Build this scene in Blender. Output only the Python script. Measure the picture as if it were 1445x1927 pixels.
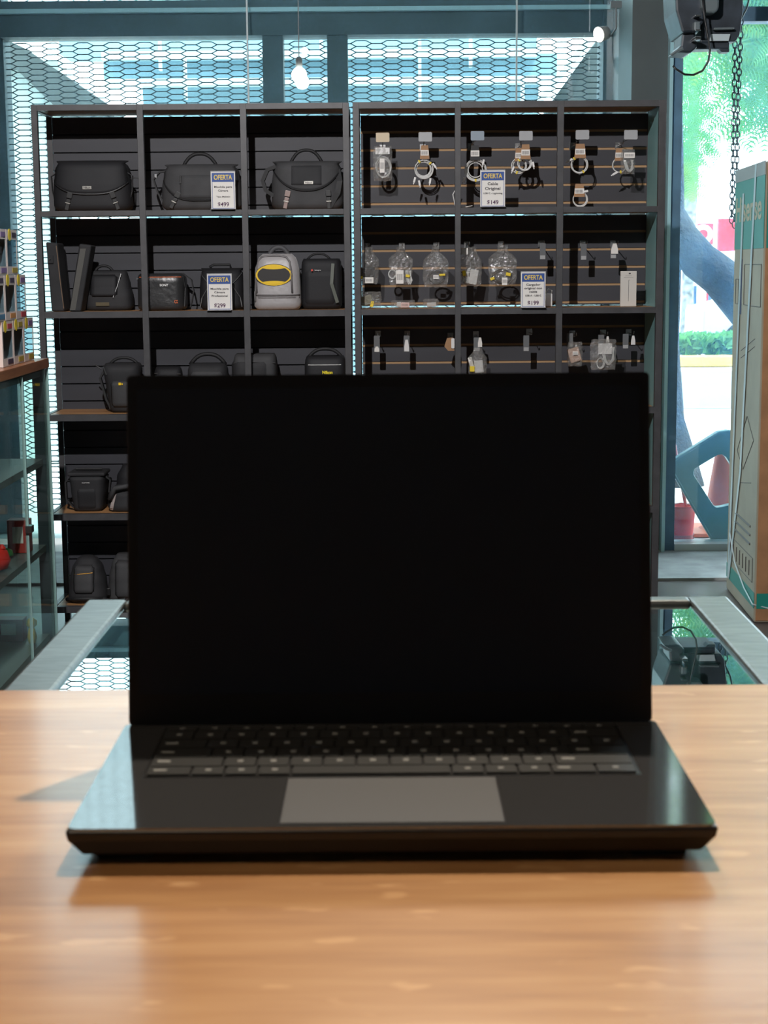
import bpy, bmesh, math, random
from mathutils import Vector, Matrix
random.seed(7)
sc = bpy.context.scene
COL = sc.collection
for o in list(bpy.data.objects): bpy.data.objects.remove(o)

# ------------------------------------------------------------------ camera
IW, IH, FPX = 1445, 1927, 3050.0
PITCH, ROLL, CAMZ = math.radians(8.64), math.radians(0.45), 1.38
Fv = Vector((0, math.cos(PITCH), -math.sin(PITCH)))
R0 = Vector((1, 0, 0)); U0 = Vector((0, math.sin(PITCH), math.cos(PITCH)))
Rv = math.cos(ROLL)*R0 - math.sin(ROLL)*U0
Uv = math.sin(ROLL)*R0 + math.cos(ROLL)*U0
CO = Vector((0, 0, CAMZ))
cam_d = bpy.data.cameras.new('camera'); cam = bpy.data.objects.new('camera', cam_d); COL.objects.link(cam)
mw = Matrix((Rv, Uv, -Fv)).transposed().to_4x4(); mw.translation = CO
cam.matrix_world = mw
cam_d.sensor_fit = 'VERTICAL'; cam_d.sensor_height = 24.0; cam_d.sensor_width = 24.0
cam_d.lens = 24.0*FPX/IH
cam_d.dof.use_dof = True; cam_d.dof.focus_distance = 6.1; cam_d.dof.aperture_fstop = 15
cam_d.clip_start = 0.02; cam_d.clip_end = 300
sc.camera = cam

def ray(px, py):
    return Fv + Rv*((px-IW/2)/FPX) - Uv*((py-IH/2)/FPX)
def W(px, py, D):
    r = ray(px, py); return CO + r*(D/r.y)
def PZ(px, py, z):
    r = ray(px, py); return CO + r*((z-CAMZ)/r.z)
def SC(D, z=1.38):                        # metres per pixel at distance D
    return (D*math.cos(PITCH)-(z-CAMZ)*math.sin(PITCH))/FPX

# ------------------------------------------------------------------ world, lights, exposure
wd = bpy.data.worlds.new('sky'); sc.world = wd; wd.use_nodes = True
bg = wd.node_tree.nodes['Background']
bg.inputs[0].default_value = (0.90, 0.97, 1.0, 1); bg.inputs[1].default_value = 8.5
def light(name, kind, loc, power, target=None, color=(1, .93, .84), size=.05, **k):
    l = bpy.data.lights.new(name, kind); l.energy = power; l.color = color
    if kind in ('SPOT', 'POINT'): l.shadow_soft_size = size
    for a, v in k.items(): setattr(l, a, v)
    o = bpy.data.objects.new(name, l); COL.objects.link(o); o.location = loc
    if target is not None:
        o.rotation_euler = (Vector(target)-Vector(loc)).to_track_quat('-Z', 'Y').to_euler()
    return o
light('sun', 'SUN', (8, 10, 20), 9.0, target=(2, 14, 0), color=(1, .96, .9), angle=.01)
light('ceiling_spot_shelf', 'SPOT', (-.65, 2.0, 3.2), 560, target=(-.1, 6, 1.0), size=.03, color=(.98, .95, .95), spot_size=math.radians(75), spot_blend=.5)
light('ceiling_spot_table', 'SPOT', (.27, 2.02, 3.22), 210, target=(.1, .9, 1.0), size=.03, spot_size=math.radians(80), spot_blend=.6, color=(1, .86, .68))
light('ceiling_spot_aisle', 'SPOT', (.15, 3.4, 3.3), 95, target=(.1, .8, 1.0), size=.04, spot_size=math.radians(60), spot_blend=.5, color=(1, .86, .68))
light('ceiling_lamp_counter', 'SPOT', (-.6, -.2, 3.4), 55, target=(-.1, .8, 1.0), color=(1, .80, .58), size=.2, spot_size=math.radians(80), spot_blend=.6)  # added fill from the front left, not a known fixture
light('ceiling_panel_light', 'AREA', (0, 3.6, 4.7), 26, target=(0, 3.6, 0), color=(.95, .97, 1), shape='RECTANGLE', size=2.0, size_y=2.0)
sc.view_settings.view_transform = 'Standard'; sc.view_settings.look = 'None'
sc.view_settings.gamma = 1; sc.view_settings.use_curve_mapping = False
sc.view_settings.exposure = 0.0

# ------------------------------------------------------------------ materials
MATS = {}
def nt(m): return m.node_tree.nodes, m.node_tree.links
def mat(name, col, rough=.5, metal=0, spec=.5, coat=0, noise=None, bump=None, emit=None, trans=0, sheen=0):
    if name in MATS: return MATS[name]
    m = bpy.data.materials.new(name); m.use_nodes = True
    n, l = nt(m); p = n['Principled BSDF']
    c = tuple(col)+(1,)
    p.inputs['Base Color'].default_value = c; p.inputs['Roughness'].default_value = rough
    p.inputs['Metallic'].default_value = metal; p.inputs['Specular IOR Level'].default_value = spec
    p.inputs['Coat Weight'].default_value = coat; p.inputs['Sheen Weight'].default_value = sheen
    p.inputs['Transmission Weight'].default_value = trans
    if emit: p.inputs['Emission Color'].default_value = tuple(emit[0])+(1,); p.inputs['Emission Strength'].default_value = emit[1]
    tc = None
    if noise or bump: tc = n.new('ShaderNodeTexCoord')
    if noise:                              # (scale, amount, stretch)
        mp = n.new('ShaderNodeMapping'); l.new(tc.outputs['Object'], mp.inputs[0]); mp.inputs['Scale'].default_value = noise[2] if len(noise) > 2 else (1, 1, 1)
        t = n.new('ShaderNodeTexNoise'); t.inputs['Scale'].default_value = noise[0]; t.inputs['Detail'].default_value = 5
        l.new(mp.outputs[0], t.inputs[0])
        r = n.new('ShaderNodeValToRGB'); a = noise[1]
        r.color_ramp.elements[0].position = .3; r.color_ramp.elements[1].position = .7
        r.color_ramp.elements[0].color = tuple(x*(1-a) for x in col)+(1,)
        r.color_ramp.elements[1].color = tuple(min(1, x*(1+a)) for x in col)+(1,)
        l.new(t.outputs[0], r.inputs[0]); l.new(r.outputs[0], p.inputs['Base Color'])
    if bump:                               # (scale, strength, distance)
        t = n.new('ShaderNodeTexNoise'); t.inputs['Scale'].default_value = bump[0]; t.inputs['Detail'].default_value = 3
        l.new(tc.outputs['Object'], t.inputs[0])
        b = n.new('ShaderNodeBump'); b.inputs['Strength'].default_value = bump[1]; b.inputs['Distance'].default_value = bump[2]
        l.new(t.outputs[0], b.inputs['Height']); l.new(b.outputs[0], p.inputs['Normal'])
    MATS[name] = m
    return m
def glass(name, tint, haze=0.0, hazecol=(.7, .85, 1), refl=1.0, rough=0.0):
    """thin sheet: tinted see-through + Schlick reflection + a made-up film that paints glare haze into the pane"""
    m = bpy.data.materials.new(name); m.use_nodes = True
    n, l = nt(m); n.clear()
    out = n.new('ShaderNodeOutputMaterial'); tr = n.new('ShaderNodeBsdfTransparent'); tr.inputs[0].default_value = tuple(tint)+(1,)
    gl = n.new('ShaderNodeBsdfGlossy'); gl.inputs['Roughness'].default_value = rough; gl.inputs[0].default_value = (.95, 1, 1, 1)
    lw = n.new('ShaderNodeLayerWeight'); lw.inputs[0].default_value = .5
    pw = n.new('ShaderNodeMath'); pw.operation = 'POWER'; l.new(lw.outputs['Facing'], pw.inputs[0]); pw.inputs[1].default_value = 5
    ma = n.new('ShaderNodeMath'); ma.operation = 'MULTIPLY_ADD'; l.new(pw.outputs[0], ma.inputs[0]); ma.inputs[1].default_value = .92*refl; ma.inputs[2].default_value = .05*refl
    first = tr
    if haze > 0:
        tl = n.new('ShaderNodeBsdfTranslucent'); tl.inputs[0].default_value = tuple(hazecol)+(1,)
        tcd = n.new('ShaderNodeTexCoord'); nz = n.new('ShaderNodeTexNoise'); nz.inputs['Scale'].default_value = 6; nz.inputs['Detail'].default_value = 6
        l.new(tcd.outputs['Object'], nz.inputs[0])
        mm = n.new('ShaderNodeMath'); mm.operation = 'MULTIPLY'; l.new(nz.outputs[0], mm.inputs[0]); mm.inputs[1].default_value = haze*2
        mx0 = n.new('ShaderNodeMixShader'); l.new(mm.outputs[0], mx0.inputs[0]); l.new(tr.outputs[0], mx0.inputs[1]); l.new(tl.outputs[0], mx0.inputs[2])
        first = mx0
    mx = n.new('ShaderNodeMixShader'); l.new(ma.outputs[0], mx.inputs[0]); l.new(first.outputs[0], mx.inputs[1]); l.new(gl.outputs[0], mx.inputs[2])
    l.new(mx.outputs[0], out.inputs[0]); MATS[name] = m
    return m
def wood(name, c1, c2, c3, stretch=(1.2, 14, 14), rough=.4, coat=0., scratches=False):
    m = bpy.data.materials.new(name); m.use_nodes = True
    n, l = nt(m); p = n['Principled BSDF']; p.inputs['Roughness'].default_value = rough; p.inputs['Coat Weight'].default_value = coat; p.inputs['Coat Roughness'].default_value = .12
    tc = n.new('ShaderNodeTexCoord'); mp = n.new('ShaderNodeMapping'); mp.inputs['Scale'].default_value = stretch
    l.new(tc.outputs['Object'], mp.inputs[0])
    a = n.new('ShaderNodeTexNoise'); a.inputs['Scale'].default_value = 2.2; a.inputs['Detail'].default_value = 8; a.inputs['Distortion'].default_value = .6
    b = n.new('ShaderNodeTexNoise'); b.inputs['Scale'].default_value = 9; b.inputs['Detail'].default_value = 8
    l.new(mp.outputs[0], a.inputs[0]); l.new(mp.outputs[0], b.inputs[0])
    mixv = n.new('ShaderNodeMath'); mixv.operation = 'MULTIPLY_ADD'; l.new(b.outputs[0], mixv.inputs[0]); mixv.inputs[1].default_value = .4
    ml = n.new('ShaderNodeMath'); ml.operation = 'MULTIPLY'; l.new(a.outputs[0], ml.inputs[0]); ml.inputs[1].default_value = .6
    l.new(ml.outputs[0], mixv.inputs[2])
    r = n.new('ShaderNodeValToRGB'); e = r.color_ramp.elements; e[0].position = .36; e[0].color = c1+(1,); e[1].position = .66; e[1].color = c3+(1,)
    q = r.color_ramp.elements.new(.5); q.color = c2+(1,)
    l.new(mixv.outputs[0], r.inputs[0])
    colout = r.outputs[0]
    if scratches:
        v = n.new('ShaderNodeTexNoise'); v.inputs['Scale'].default_value = 22; v.inputs['Detail'].default_value = 2
        mp2 = n.new('ShaderNodeMapping'); mp2.inputs['Scale'].default_value = (1, 2.5, 1); mp2.inputs['Rotation'].default_value = (0, 0, .5)
        l.new(tc.outputs['Object'], mp2.inputs[0]); l.new(mp2.outputs[0], v.inputs[0])
        rr = n.new('ShaderNodeValToRGB'); rr.color_ramp.elements[0].position = .64; rr.color_ramp.elements[1].position = .69
        l.new(v.outputs[0], rr.inputs[0])
        mc = n.new('ShaderNodeMixRGB'); mc.inputs[2].default_value = (c3[0]*1.25, c3[1]*1.3, c3[2]*1.4, 1)
        sm = n.new('ShaderNodeMath'); sm.operation = 'MULTIPLY'; sm.inputs[1].default_value = .5; l.new(rr.outputs[0], sm.inputs[0])
        l.new(sm.outputs[0], mc.inputs[0]); l.new(colout, mc.inputs[1]); colout = mc.outputs[0]
    l.new(colout, p.inputs['Base Color'])
    MATS[name] = m
    return m

m_steel = mat('shelf_steel', (.056, .055, .058), .45, noise=(20, .2))
m_slat = mat('slat_black', (.034, .035, .043), .55, noise=(6, .15, (.4, 1, 2)))
m_groove = mat('groove_black', (.006, .006, .008), .8)
m_mdf = mat('groove_brown', (.42, .26, .13), .7)
m_board = wood('shelf_wood', (.30, .14, .055), (.42, .21, .085), (.52, .28, .12), rough=.45)
m_tablewood = wood('table_wood', (.39, .18, .065), (.49, .245, .095), (.58, .32, .14), stretch=(1.3, 12, 12), rough=.34, coat=.25, scratches=True)
m_cabwood = wood('cabinet_wood', (.22, .075, .03), (.32, .12, .05), (.40, .17, .07), stretch=(12, 1.2, 12), rough=.3)
m_fab = mat('bag_nylon', (.020, .020, .022), .75, bump=(400, .25, .001), noise=(12, .25))
m_fab2 = mat('bag_nylon_grey', (.045, .045, .047), .75, bump=(350, .25, .001), noise=(12, .2))
m_fab3 = mat('bag_nylon_deep', (.010, .010, .012), .7, bump=(350, .25, .001))
m_leather = mat('bag_glossy_black', (.025, .025, .026), .33, bump=(30, .5, .004))
m_piping = mat('bag_piping', (.012, .012, .013), .5)
m_web = mat('webbing', (.012, .012, .013), .65)
m_buckle = mat('buckle_plastic', (.05, .05, .05), .25)
m_silverplate = mat('metal_plate', (.55, .53, .48), .3, metal=.8)
m_white = mat('white_plastic', (.75, .74, .72), .4)
m_whitepaper = mat('white_paper', (.78, .75, .70), .6)
m_cable = mat('cable_white', (.62, .62, .60), .4)
m_kraft = mat('kraft_card', (.36, .2, .10), .7)
m_yellow = mat('yellow_tie', (.75, .55, .03), .5)
m_blackp = mat('black_plastic', (.012, .012, .013), .35)
m_chrome = mat('wire_chrome', (.45, .45, .45), .25, metal=1)
m_plate = mat('clear_tag_plate', (.42, .43, .44), .3)
m_ink = mat('ink_dark', (.05, .045, .05), .6)
m_signblue = mat('sign_blue', (.02, .07, .28), .5)
m_signyel = mat('sign_yellow', (.75, .55, .12), .5)
m_orange = mat('orange_thread', (.65, .14, .04), .5)
m_orangey = mat('amber_zip', (.75, .36, .03), .5)
m_silverfab = mat('silver_satin', (.36, .34, .34), .38, sheen=.3, bump=(14, .5, .01))
m_silverdark = mat('silver_piping', (.14, .13, .13), .4)
m_logoyel = mat('emblem_yellow', (.85, .55, .01), .45)
m_logoblk = mat('emblem_black', (.015, .013, .012), .5)
m_teal = mat('painted_teal', (.040, .052, .055), .5, noise=(3, .15))
m_column = mat('column_paint', (.075, .098, .102), .5, noise=(3, .12))
m_tealpanel = mat('side_panel_teal', (.20, .38, .38), .5)
m_paleframe = mat('pale_aluminium_trim', (.50, .58, .60), .4)
m_bluepost = mat('blue_painted_post', (.10, .20, .30), .45, noise=(8, .25))
m_mesh = mat('expanded_metal', (.035, .055, .065), .5)
m_alu = mat('brushed_aluminium', (.15, .16, .16), .4, metal=.75, noise=(30, .3, (1, 8, 1)))
m_ceil = mat('ceiling_paint', (.16, .17, .18), .8)
m_wallp = mat('wall_paint', (.18, .18, .18), .8)
m_floor = mat('floor_tile', (.10, .085, .08), .35, noise=(3, .2))
m_conc = mat('concrete', (.30, .31, .31), .75, noise=(7, .25))
m_led = mat('led_tape', (.8, .85, 1), .4)
MATS['plastic_bag'] = None
def film():
    m = bpy.data.materials.new('clear_film'); m.use_nodes = True
    n, l = nt(m); n.clear()
    out = n.new('ShaderNodeOutputMaterial'); tr = n.new('ShaderNodeBsdfTransparent'); tr.inputs[0].default_value = (.93, .93, .92, 1)
    df = n.new('ShaderNodeBsdfDiffuse'); df.inputs[0].default_value = (.55, .54, .52, 1)
    gl = n.new('ShaderNodeBsdfGlossy'); gl.inputs[1].default_value = .12
    tc = n.new('ShaderNodeTexCoord'); nz = n.new('ShaderNodeTexNoise'); nz.inputs['Scale'].default_value = 45; nz.inputs['Distortion'].default_value = 1.5
    l.new(tc.outputs['Object'], nz.inputs[0])
    b = n.new('ShaderNodeBump'); b.inputs['Strength'].default_value = 1; b.inputs['Distance'].default_value = .01; l.new(nz.outputs[0], b.inputs['Height'])
    l.new(b.outputs[0], gl.inputs['Normal'])
    m1 = n.new('ShaderNodeMixShader'); m1.inputs[0].default_value = .14; l.new(tr.outputs[0], m1.inputs[1]); l.new(df.outputs[0], m1.inputs[2])
    m2 = n.new('ShaderNodeMixShader'); m2.inputs[0].default_value = .14; l.new(m1.outputs[0], m2.inputs[1]); l.new(gl.outputs[0], m2.inputs[2])
    l.new(m2.outputs[0], out.inputs[0]); return m
m_film = film()
g_window = glass('window_glass', (.78, .90, .92), haze=.02, hazecol=(.45, .75, 1.0))
g_side = glass('side_window_glass', (.84, .92, .94), haze=.06, hazecol=(.22, .56, 1.0))  # blue film paints the glass glare haze over trunk and street
g_top = glass('display_glass', (.40, .55, .55), refl=1.5, haze=.02)
g_cab = glass('cabinet_glass', (.92, .97, .95), refl=.45)
g_boxwin = glass('carton_film', (.85, .92, .95), refl=.6)

# ------------------------------------------------------------------ mesh helpers
class MB:
    def __init__(s): s.v = []; s.f = []
    def add(s, v, f):
        o = len(s.v); s.v += [tuple(x) for x in v]; s.f += [tuple(i+o for i in q) for q in f]; return s
    def box(s, a, b):
        x0, y0, z0 = a; x1, y1, z1 = b
        return s.add([(x0,y0,z0),(x1,y0,z0),(x1,y1,z0),(x0,y1,z0),(x0,y0,z1),(x1,y0,z1),(x1,y1,z1),(x0,y1,z1)],
                     [(0,3,2,1),(4,5,6,7),(0,1,5,4),(1,2,6,5),(2,3,7,6),(3,0,4,7)])
    def cbox(s, c, d): return s.box([c[i]-d[i]/2 for i in range(3)], [c[i]+d[i]/2 for i in range(3)])
    def tube(s, pts, r, n=8, closed=False, cap=True):
        pts = [Vector(p) for p in pts]; N = len(pts); rs = r if isinstance(r, (list, tuple)) else [r]*N
        vs = []; up = None
        for i, p in enumerate(pts):
            if closed: t = pts[(i+1) % N]-pts[i-1]
            else: t = pts[min(i+1, N-1)]-pts[max(i-1, 0)]
            t = t.normalized() if t.length > 1e-9 else Vector((0, 0, 1))
            if up is None:
                up = Vector((0, 0, 1)) if abs(t.z) < .9 else Vector((0, 1, 0))
            a = t.cross(up); a = a.normalized() if a.length > 1e-6 else t.orthogonal().normalized()
            b = a.cross(t).normalized(); up = b
            for k in range(n):
                an = 2*math.pi*k/n; vs.append(p + a*(rs[i]*math.cos(an)) + b*(rs[i]*math.sin(an)))
        f = []
        for i in range(N if closed else N-1):
            j = (i+1) % N
            for k in range(n): f.append((i*n+k, i*n+(k+1) % n, j*n+(k+1) % n, j*n+k))
        if cap and not closed: f.append(tuple(range(n))[::-1]); f.append(tuple((N-1)*n+k for k in range(n)))
        return s.add(vs, f)
    def bar(s, p0, p1, r): return s.tube([p0, p1], r, 6)
    def lathe(s, prof, c=(0, 0, 0), n=24):
        vs = []; f = []
        for r, z in prof:
            for k in range(n):
                a = 2*math.pi*k/n; vs.append((c[0]+r*math.cos(a), c[1]+r*math.sin(a), c[2]+z))
        for i in range(len(prof)-1):
            for k in range(n): f.append((i*n+k, i*n+(k+1) % n, (i+1)*n+(k+1) % n, (i+1)*n+k))
        f.append(tuple(range(n))[::-1]); f.append(tuple((len(prof)-1)*n+k for k in range(n)))
        return s.add(vs, f)
    def prism_xz(s, poly, y0, y1):            # outline in x,z ; extruded along y
        n = len(poly)
        vs = [(x, y0, z) for x, z in poly]+[(x, y1, z) for x, z in poly]
        f = [tuple(range(n)), tuple(range(2*n-1, n-1, -1))]+[(i, i+n, (i+1) % n+n, (i+1) % n) for i in range(n)]
        return s.add(vs, f)
    def ring_xz(s, outer, inner, y0, y1):      # same vertex count
        n = len(outer)
        vs = [(x, y0, z) for x, z in outer]+[(x, y0, z) for x, z in inner]+[(x, y1, z) for x, z in outer]+[(x, y1, z) for x, z in inner]
        f = []
        for i in range(n):
            j = (i+1) % n
            f += [(i, j, n+j, n+i), (2*n+i, 3*n+i, 3*n+j, 2*n+j), (i, 2*n+i, 2*n+j, j), (n+i, n+j, 3*n+j, 3*n+i)]
        return s.add(vs, f)
    def build(s, name, m, parent=None, bevel=0, smooth=False, solid=0, seg=2, subsurf=0):
        me = bpy.data.meshes.new(name); me.from_pydata(s.v, [], s.f); me.update()
        bm = bmesh.new(); bm.from_mesh(me); bmesh.ops.recalc_face_normals(bm, faces=bm.faces); bm.to_mesh(me); bm.free()
        o = bpy.data.objects.new(name, me); COL.objects.link(o)
        if m: me.materials.append(m)
        if parent: o.parent = parent
        if smooth:
            for p in me.polygons: p.use_smooth = True
        if solid:
            q = o.modifiers.new('solid', 'SOLIDIFY'); q.thickness = solid; q.offset = 0
        if bevel:
            q = o.modifiers.new('bevel', 'BEVEL'); q.width = bevel; q.segments = seg; q.limit_method = 'ANGLE'; q.angle_limit = .6
        if subsurf:
            q = o.modifiers.new('sub', 'SUBSURF'); q.levels = subsurf; q.render_levels = subsurf
        return o
def thing(name, label, cat, loc=(0, 0, 0), rz=0, group=None, tilt=None):
    o = bpy.data.objects.new(name, None); COL.objects.link(o); o.location = loc
    o.rotation_euler = (0, tilt or 0, rz); o.empty_display_size = .05
    o['label'] = label; o['category'] = cat
    if group: o['group'] = group
    return o
def tag(o, label, cat, group=None):
    o['label'] = label; o['category'] = cat
    if group: o['group'] = group
    return o
def struct(o): o['kind'] = 'structure'; return o
def text(txt, h, m, parent, loc, rot=(math.pi/2, 0, 0), name='lettering', bold=0.0, xs=1.0, width=None, ext=.0004, align='CENTER'):
    cu = bpy.data.curves.new('t', 'FONT'); cu.body = txt; cu.size = h*1.37; cu.align_x = align; cu.align_y = 'CENTER'
    cu.offset = bold*h; cu.extrude = ext
    t = bpy.data.objects.new('t', cu); COL.objects.link(t)
    bpy.context.view_layer.update()
    dg = bpy.context.evaluated_depsgraph_get(); me = bpy.data.meshes.new_from_object(t.evaluated_get(dg))
    bpy.data.objects.remove(t)
    if width:
        xsv = [v.co.x for v in me.vertices]; wv = max(xsv)-min(xsv); xs = width/wv
    for v in me.vertices: v.co.x *= xs
    me.materials.clear(); me.materials.append(m); me.name = name
    o = bpy.data.objects.new(name, me); COL.objects.link(o); o.parent = parent; o.location = loc; o.rotation_euler = rot
    return o
def copy_tree(o, parent=None):
    c = o.copy(); COL.objects.link(c)
    if parent: c.parent = parent
    for ch in list(o.children): copy_tree(ch, c)
    return c
def rrect(cx, cz, w, h, r, n=5):
    pts = []
    for sx, sz, a0 in ((1, 1, 0), (-1, 1, 90), (-1, -1, 180), (1, -1, 270)):
        for k in range(n+1):
            a = math.radians(a0+90*k/n); pts.append((cx+sx*(w/2-r)+r*math.cos(a), cz+sz*(h/2-r)+r*math.sin(a)))
    return pts
def circ(cx, cz, rx, rz=None, n=32): return [(cx+rx*math.cos(2*math.pi*k/n), cz+(rz or rx)*math.sin(2*math.pi*k/n)) for k in range(n)]

# ------------------------------------------------------------------ the room
YW = 8.5                                                     # plane of the meshed shopfront
def slab(name, a, b, m): o = MB().box(a, b).build(name, m); return struct(o)
slab('floor', (-5, -3, -.1), (5, 7.0, 0), m_floor)
slab('ceiling', (-5, -3, 4.9), (5, 8.6, 5.0), m_ceil)
slab('wall_left', (-5.1, -3, 0), (-5, 8.6, 4.9), m_wallp)
slab('wall_right', (5, -3, 0), (5.1, 8.6, 4.9), m_wallp)
slab('wall_back', (-5, -3.1, 0), (5, -3, 4.9), m_wallp)
slab('floor_threshold', (-5, 7.0, -.1), (5, 7.8, .012), m_conc)
# meshed shopfront: dark teal frame pieces
zt = W(700, 71, YW).z; zs0 = W(700, 21, 8.35).z; zs1 = W(700, 13, 8.35).z
xL = W(12, 120, YW).x; xR = W(1129, 120, YW).x
slab('wall_shopfront_left', (-5, YW-.06, 0), (xL, YW+.1, 4.9), m_teal)
def xw(px, D=YW, py=130): return W(px, py, D).x
slab('trim_1', (xL, YW-.12, zt), (xR+.2, YW+.06, zs1+.045), m_teal)       # transom beam
slab('trim_2', (-1.9, 8.33, zs0), (W(1172, 12, 8.35).x, 8.37, zs1), m_paleframe)   # pale rail on the beam
slab('trim_3', (xw(497), YW-.1, 0), (xw(535), YW+.04, 4.9), m_teal)
slab('trim_4', (xw(617), YW-.1, 0), (xw(655), YW+.04, 4.9), m_teal)
slab('trim_5', (xw(1128), YW-.14, 0), (xw(1185), YW+.1, 4.9), m_teal)
slab('trim_6', (xL, YW-.06, 4.7), (xR, YW+.06, 4.9), m_teal)
ztop_mesh0 = zs1+.045
# column beside the side window
XC0 = W(1178, 120, 7.9).x; XC1 = W(1262, 120, 7.7).x; XP1 = W(1284, 200, 7.7).x
slab('column', (XC0, 7.72, 0), (XC1-.01, 8.6, 4.9), m_column)
slab('trim_7', (XC1+.012, 7.70, 0), (XP1, 7.80, 4.9), m_bluepost)
slab('trim_8', (XC1-.01, 7.66, 0), (XC1+.006, 7.76, 4.9), mat('cyan_edge_trim', (.42, .70, .78), .3))
zside = W(1420, 28, 7.75).z
slab('trim_9', (XP1, 7.70, zside-.035), (5, 7.80, zside+.03), m_bluepost)
slab('trim_10', (XP1, 7.68, 0), (5, 7.82, .045), m_paleframe)
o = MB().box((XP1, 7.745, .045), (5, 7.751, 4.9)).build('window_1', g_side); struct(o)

def hexmesh(x0, x1, z0, z1, y, label, colpitch=.0785, row=.0287, r=.0024):
    b = MB(); a = colpitch*.64
    ox = xL; nc0 = int((x0-ox)/colpitch)-1; nc1 = int((x1-ox)/colpitch)+2
    def seg(p, q):
        # clip to the rectangle in x
        (xa, za), (xb, zb) = p, q
        if xa > xb: xa, za, xb, zb = xb, zb, xa, za
        if xb <= x0 or xa >= x1: return
        if xa < x0: t = (x0-xa)/(xb-xa); za += (zb-za)*t; xa = x0
        if xb > x1: t = (x1-xa)/(xb-xa); zb = za+(zb-za)*t; xb = x1
        if min(za, zb) < z0 or max(za, zb) > z1: return
        dx, dz = xb-xa, zb-za; L = math.hypot(dx, dz) or 1; nx, nz = -dz/L*r, dx/L*r
        vs = []
        for yy in (y-.003, y+.003):
            vs += [(xa-nx, yy, za-nz), (xb-nx, yy, zb-nz), (xb+nx, yy, zb+nz), (xa+nx, yy, za+nz)]
        b.add(vs, [(0, 1, 2, 3), (7, 6, 5, 4), (0, 4, 5, 1), (3, 2, 6, 7)])
    for c in range(nc0, nc1):
        cx = ox+c*colpitch; off = (c % 2)*row/2
        for k in range(int((z0)/row)-1, int(z1/row)+2):
            z = k*row+off
            seg((cx-a/2, z), (cx+a/2, z))
            seg((cx+a/2, z), (cx+colpitch-a/2, z+row/2)); seg((cx+a/2, z), (cx+colpitch-a/2, z-row/2))
    o = b.build('security_mesh', m_mesh)
    return tag(o, label, 'metal mesh', 'hexagonal metal mesh over the shopfront')
hexmesh(xL, xw(497), .1, zt, YW, 'wide hexagonal metal mesh panel behind the shelf of camera bags')
hexmesh(xw(535), xw(617), .1, zt, YW, 'narrow hexagonal metal mesh panel between two dark posts, behind the glowing bulb')
hexmesh(xw(655), xw(1128), .1, zt, YW, 'wide hexagonal metal mesh panel behind the shelf of cables')
hexmesh(xL, xw(497), ztop_mesh0, 4.7, YW, 'hexagonal metal mesh above the beam, reflected at the left of the glass counter top')
hexmesh(xw(655), xw(1128), ztop_mesh0, 4.7, YW, 'hexagonal metal mesh above the beam on the cable shelf side')
# frameless glass panes in front of the mesh, pale seams
YG = 8.15
s1, s2 = W(466, 100, YG).x, W(972, 100, YG).x
edges = [(-4.9, s1-.004), (s1+.004, s2-.004), (s2+.004, XC0+.05)]
for i, (a, b) in enumerate(edges):
    o = MB().box((a, YG, .02), (b, YG+.008, 4.9)).build('window_%d' % (i+2), g_window); struct(o)
for i, s in enumerate((s1, s2)):
    slab('trim_%d' % (11+i), (s-.004, YG-.004, .02), (s+.004, YG+.012, 4.9), m_paleframe)

# ------------------------------------------------------------------ counter (table)
ZT = CAMZ-.326
a = PZ(0, 1293, ZT); b = PZ(1445, 1291, ZT); yfar = (a.y+b.y)/2
t = thing('counter', 'orange-brown wooden counter top with fine grain under the laptop', 'counter', (0, .75, 0))
MB().box((-1.4, -.65, ZT-.035), (1.4, yfar-.75, ZT)).build('counter_top', m_tablewood, t, bevel=.003)
MB().box((-1.35, -.6, 0), (1.35, -.57+yfar-.75+.5, ZT-.035)).build('cabinet_body', mat('counter_body', (.05, .04, .035), .6), t)

# glass display case beyond it
ZG = CAMZ-.36
gA = PZ(160, 1131, ZG); gB = PZ(1363, 1125, ZG)
gx0 = gA.x-.0; gx1 = gB.x; gy1 = (gA.y+gB.y)/2; gy0 = yfar+.012
t = thing('display_case', 'low glass-topped display counter with brushed aluminium frame behind the wooden counter', 'display case', ((gx0+gx1)/2, (gy0+gy1)/2, 0), rz=-.012)
hw = (gx1-gx0)/2; hd = (gy1-gy0)/2; fw = .043
MB().box((-hw+fw*.6, -hd+.001, ZG-.008), (hw-fw*.6, hd-fw*.5, ZG-.003)).build('glass_top', g_top, t)
fr = MB()
fr.box((-hw, -hd, ZG-.03), (-hw+fw, hd, ZG+.002)).box((hw-fw, -hd, ZG-.03), (hw, hd, ZG+.002)).box((-hw+fw, hd-fw*.55, ZG-.03), (hw-fw, hd, ZG+.002))
fr.build('top_frame', m_alu, t, bevel=.003)
for sx in (-1, 1):
    for sy in (-1, 1):
        MB().cbox((sx*(hw-.015), sy*(hd-.015), (ZG-.03)/2), (.025, .025, ZG-.03)).build('post', m_alu, t)
MB().box((-hw+.01, -hd+.01, 0), (hw-.01, hd-.01, .35)).build('plinth', mat('case_plinth', (.03, .035, .04), .6), t)
for zz in (.62, .85):
    MB().box((-hw+.02, -hd+.02, zz), (hw-.02, hd-.03, zz+.006)).build('glass_shelf', g_cab, t)

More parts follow.
